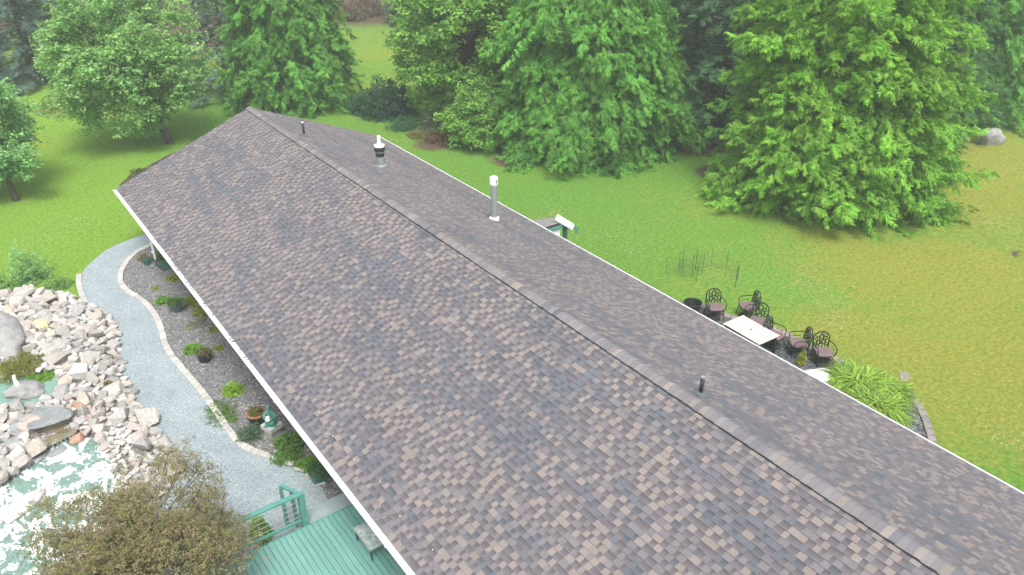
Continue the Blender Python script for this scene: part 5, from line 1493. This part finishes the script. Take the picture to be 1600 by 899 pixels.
# strap-leaved clumps
def daylily(label, loc, r, n, seed):
    rng = np.random.RandomState(seed)
    t = thing('daylily', label, 'plant', (loc[0], loc[1], 0.02), 0, 'strap-leaved clumps by the kerb')
    V, F, C = [], [], []
    for k in range(n):
        a = rng.uniform(0, 2 * PI); b0 = np.array([rng.normal(0, 0.16 * r), rng.normal(0, 0.16 * r), 0])
        L = r * rng.uniform(0.75, 1.25); hh = rng.uniform(0.35, 0.75) * (0.5 + 0.5 * r); w = rng.uniform(0.013, 0.024)
        o_ = np.array([math.cos(a), math.sin(a), 0]); sd = np.array([-math.sin(a), math.cos(a), 0])
        col = np.array([0.23, 0.38, 0.07]) * rng.uniform(0.6, 1.5) * (np.array([1.25, 1.1, 0.8]) if rng.rand() < 0.3 else 1)
        n0 = len(V)
        for j, s in enumerate((0, 0.35, 0.7, 1.0)):
            p = b0 + o_ * L * s + np.array([0, 0, hh * (2.2 * s - 1.75 * s * s) + 0.02])
            ww = w * (1.2, 1.3, 0.9, 0.15)[j]
            V += [p + sd * ww, p - sd * ww]; C += [col, col]
        F += [(n0 + 2 * j, n0 + 2 * j + 1, n0 + 2 * j + 3, n0 + 2 * j + 2) for j in range(3)]
    np_obj('leaves', np.array(V), np.array(F), MAT['leaf'], np.array(C), t)
daylily('large strap-leaved clump nearest the white rock', (10.2, -24.3), 1.0, 560, 1)
daylily('strap-leaved clump beside the stone disc ornament', (10.55, -25.1), 0.8, 420, 2)
daylily('strap-leaved clump closest to the gutter', (9.6, -25.3), 0.95, 480, 3)
daylily('short strap-leaved clump at the slate chips', (9.35, -25.9), 0.6, 200, 4)

# lawn: grass tufts and white clover heads, uncountable
def lawn_tufts():
    rng = np.random.RandomState(77)
    n = 36000
    k = int(n * 0.78)
    X = np.concatenate([rng.uniform(6.5, 42, k), rng.uniform(-17, 6, n - k)])
    Y = np.concatenate([rng.uniform(-32, 12, k), rng.uniform(-0.5, 26, n - k)])
    keep = ~((np.abs(X) < 6.4) & (Y < 0.4)) & ~((X < 11.6) & (X > 5) & (Y < -16.6) & (Y > -28.5)) & ~((X > -9) & (X < -4) & (Y < 1.6))
    keep &= ~((X < -8) & (Y < -1.0))
    wgt = vnoise(X / 1.3 + 40, Y / 1.3)
    keep &= rng.rand(n) < 0.25 + 0.75 * wgt
    X, Y = X[keep], Y[keep]; n = len(X)
    dryf = np.clip((X - 12) / 14, 0, 1) * np.clip((-8 - Y) / 10, 0, 1)
    dryf = np.clip(dryf + 0.7 * (vnoise(X / 3.0, Y / 3.0 + 20) - 0.45), 0, 1)[:, None]
    left = np.clip((2 - X) / 6, 0, 1)[:, None]
    g = np.array([0.128, 0.27, 0.04]) * (1 - left) + np.array([0.20, 0.345, 0.04]) * left
    col = g * (1 - dryf) + np.array([0.27, 0.285, 0.05]) * dryf
    col = col * rng.uniform(0.7, 1.35, (n, 1))
    pos = np.stack([X, Y, 0.0 * X], 1)
    near = np.clip((np.maximum(np.abs(X + 1) - 16.5, Y - 13)) / 14.0, 0, 1)
    pos[:, 2] = near * (0.10 * (vnoise(X / 5.0 + 3, Y / 5.0) - 0.5) + 0.5 * (vnoise(X / 22.0, Y / 22.0 + 9) - 0.5)) - 0.005
    ang = rng.uniform(0, 2 * PI, n)
    tx = np.stack([np.cos(ang), np.sin(ang), 0 * ang], 1)
    T3 = [tpl_grass(60 + i, 3) for i in range(4)]
    V, F, C = scatter(T3, pos, tx, np.tile([0, 0, 1.0], (n, 1)), rng.uniform(0.05, 0.11, n), col, col * 1.35, rng)
    o = np_obj('grass', V, F, MAT['leaf'], C)
    tag(o, 'short lawn grass tufts, green to straw yellow', 'grass', None, 'stuff')
    # clover
    m = 3600
    ci = rng.randint(0, len(CLOVER), m)
    cp = np.array(CLOVER)[ci] + rng.normal(0, 1, (m, 2)) * rng.uniform(0.4, 1.5, (m, 1))
    bad = ((cp[:, 0] < 11.2) & (cp[:, 1] < -16) & (cp[:, 0] > 0)) | ((cp[:, 0] < 6.4) & (cp[:, 0] > -6.4)) | ((cp[:, 0] > -9) & (cp[:, 0] < -4) & (cp[:, 1] < 1.6))
    cp = cp[~bad]; m = len(cp)
    p3 = np.concatenate([cp, np.full((m, 1), 0.05)], 1)
    tt = [(np.array([(-1, -1, 0), (1, -1, 0.3), (1, 1, 0), (-1, 1, 0.3), (0, -1, -0.6), (0.3, 0, 0.7), (0, 1, -0.6), (-0.3, 0, 0.6)], float), np.zeros(8))]
    a = rng.uniform(0, 6.28, m)
    V, F, C = scatter(tt, p3, np.stack([np.cos(a), np.sin(a), 0 * a], 1), np.tile([0, 0, 1.0], (m, 1)), rng.uniform(0.006, 0.014, m), np.tile([0.58, 0.62, 0.5], (m, 1)), np.tile([0.58, 0.62, 0.5], (m, 1)), rng)
    o = np_obj('clover_flowers', V, F, MAT['leaf'], C)
    tag(o, 'white clover flower heads speckling the lawn', 'clover', None, 'stuff')
lawn_tufts()
print('objects', len(bpy.data.objects), 'faces', sum(len(m.polygons) for m in bpy.data.meshes))

# ---------------------------------------------------------------- haze
hz = MB(); hz.box((50, 50, 13.5), (1020, 1020, 29.5))
haze = bpy.data.objects.new('haze', hz.mesh('haze', bpy.data.materials.new('haze_air')))
link(haze)
hm = haze.data.materials[0]
hm.use_nodes = True
hm.node_tree.nodes.clear()
ho = hm.node_tree.nodes.new('ShaderNodeOutputMaterial')
hv = hm.node_tree.nodes.new('ShaderNodeVolumePrincipled')
hv.inputs['Color'].default_value = (0.93, 0.96, 1.0, 1)
hv.inputs['Density'].default_value = 0.0012
hm.node_tree.links.new(hv.outputs[0], ho.inputs['Volume'])
tag(haze, 'thin pale mist over the garden', None, None, 'stuff')
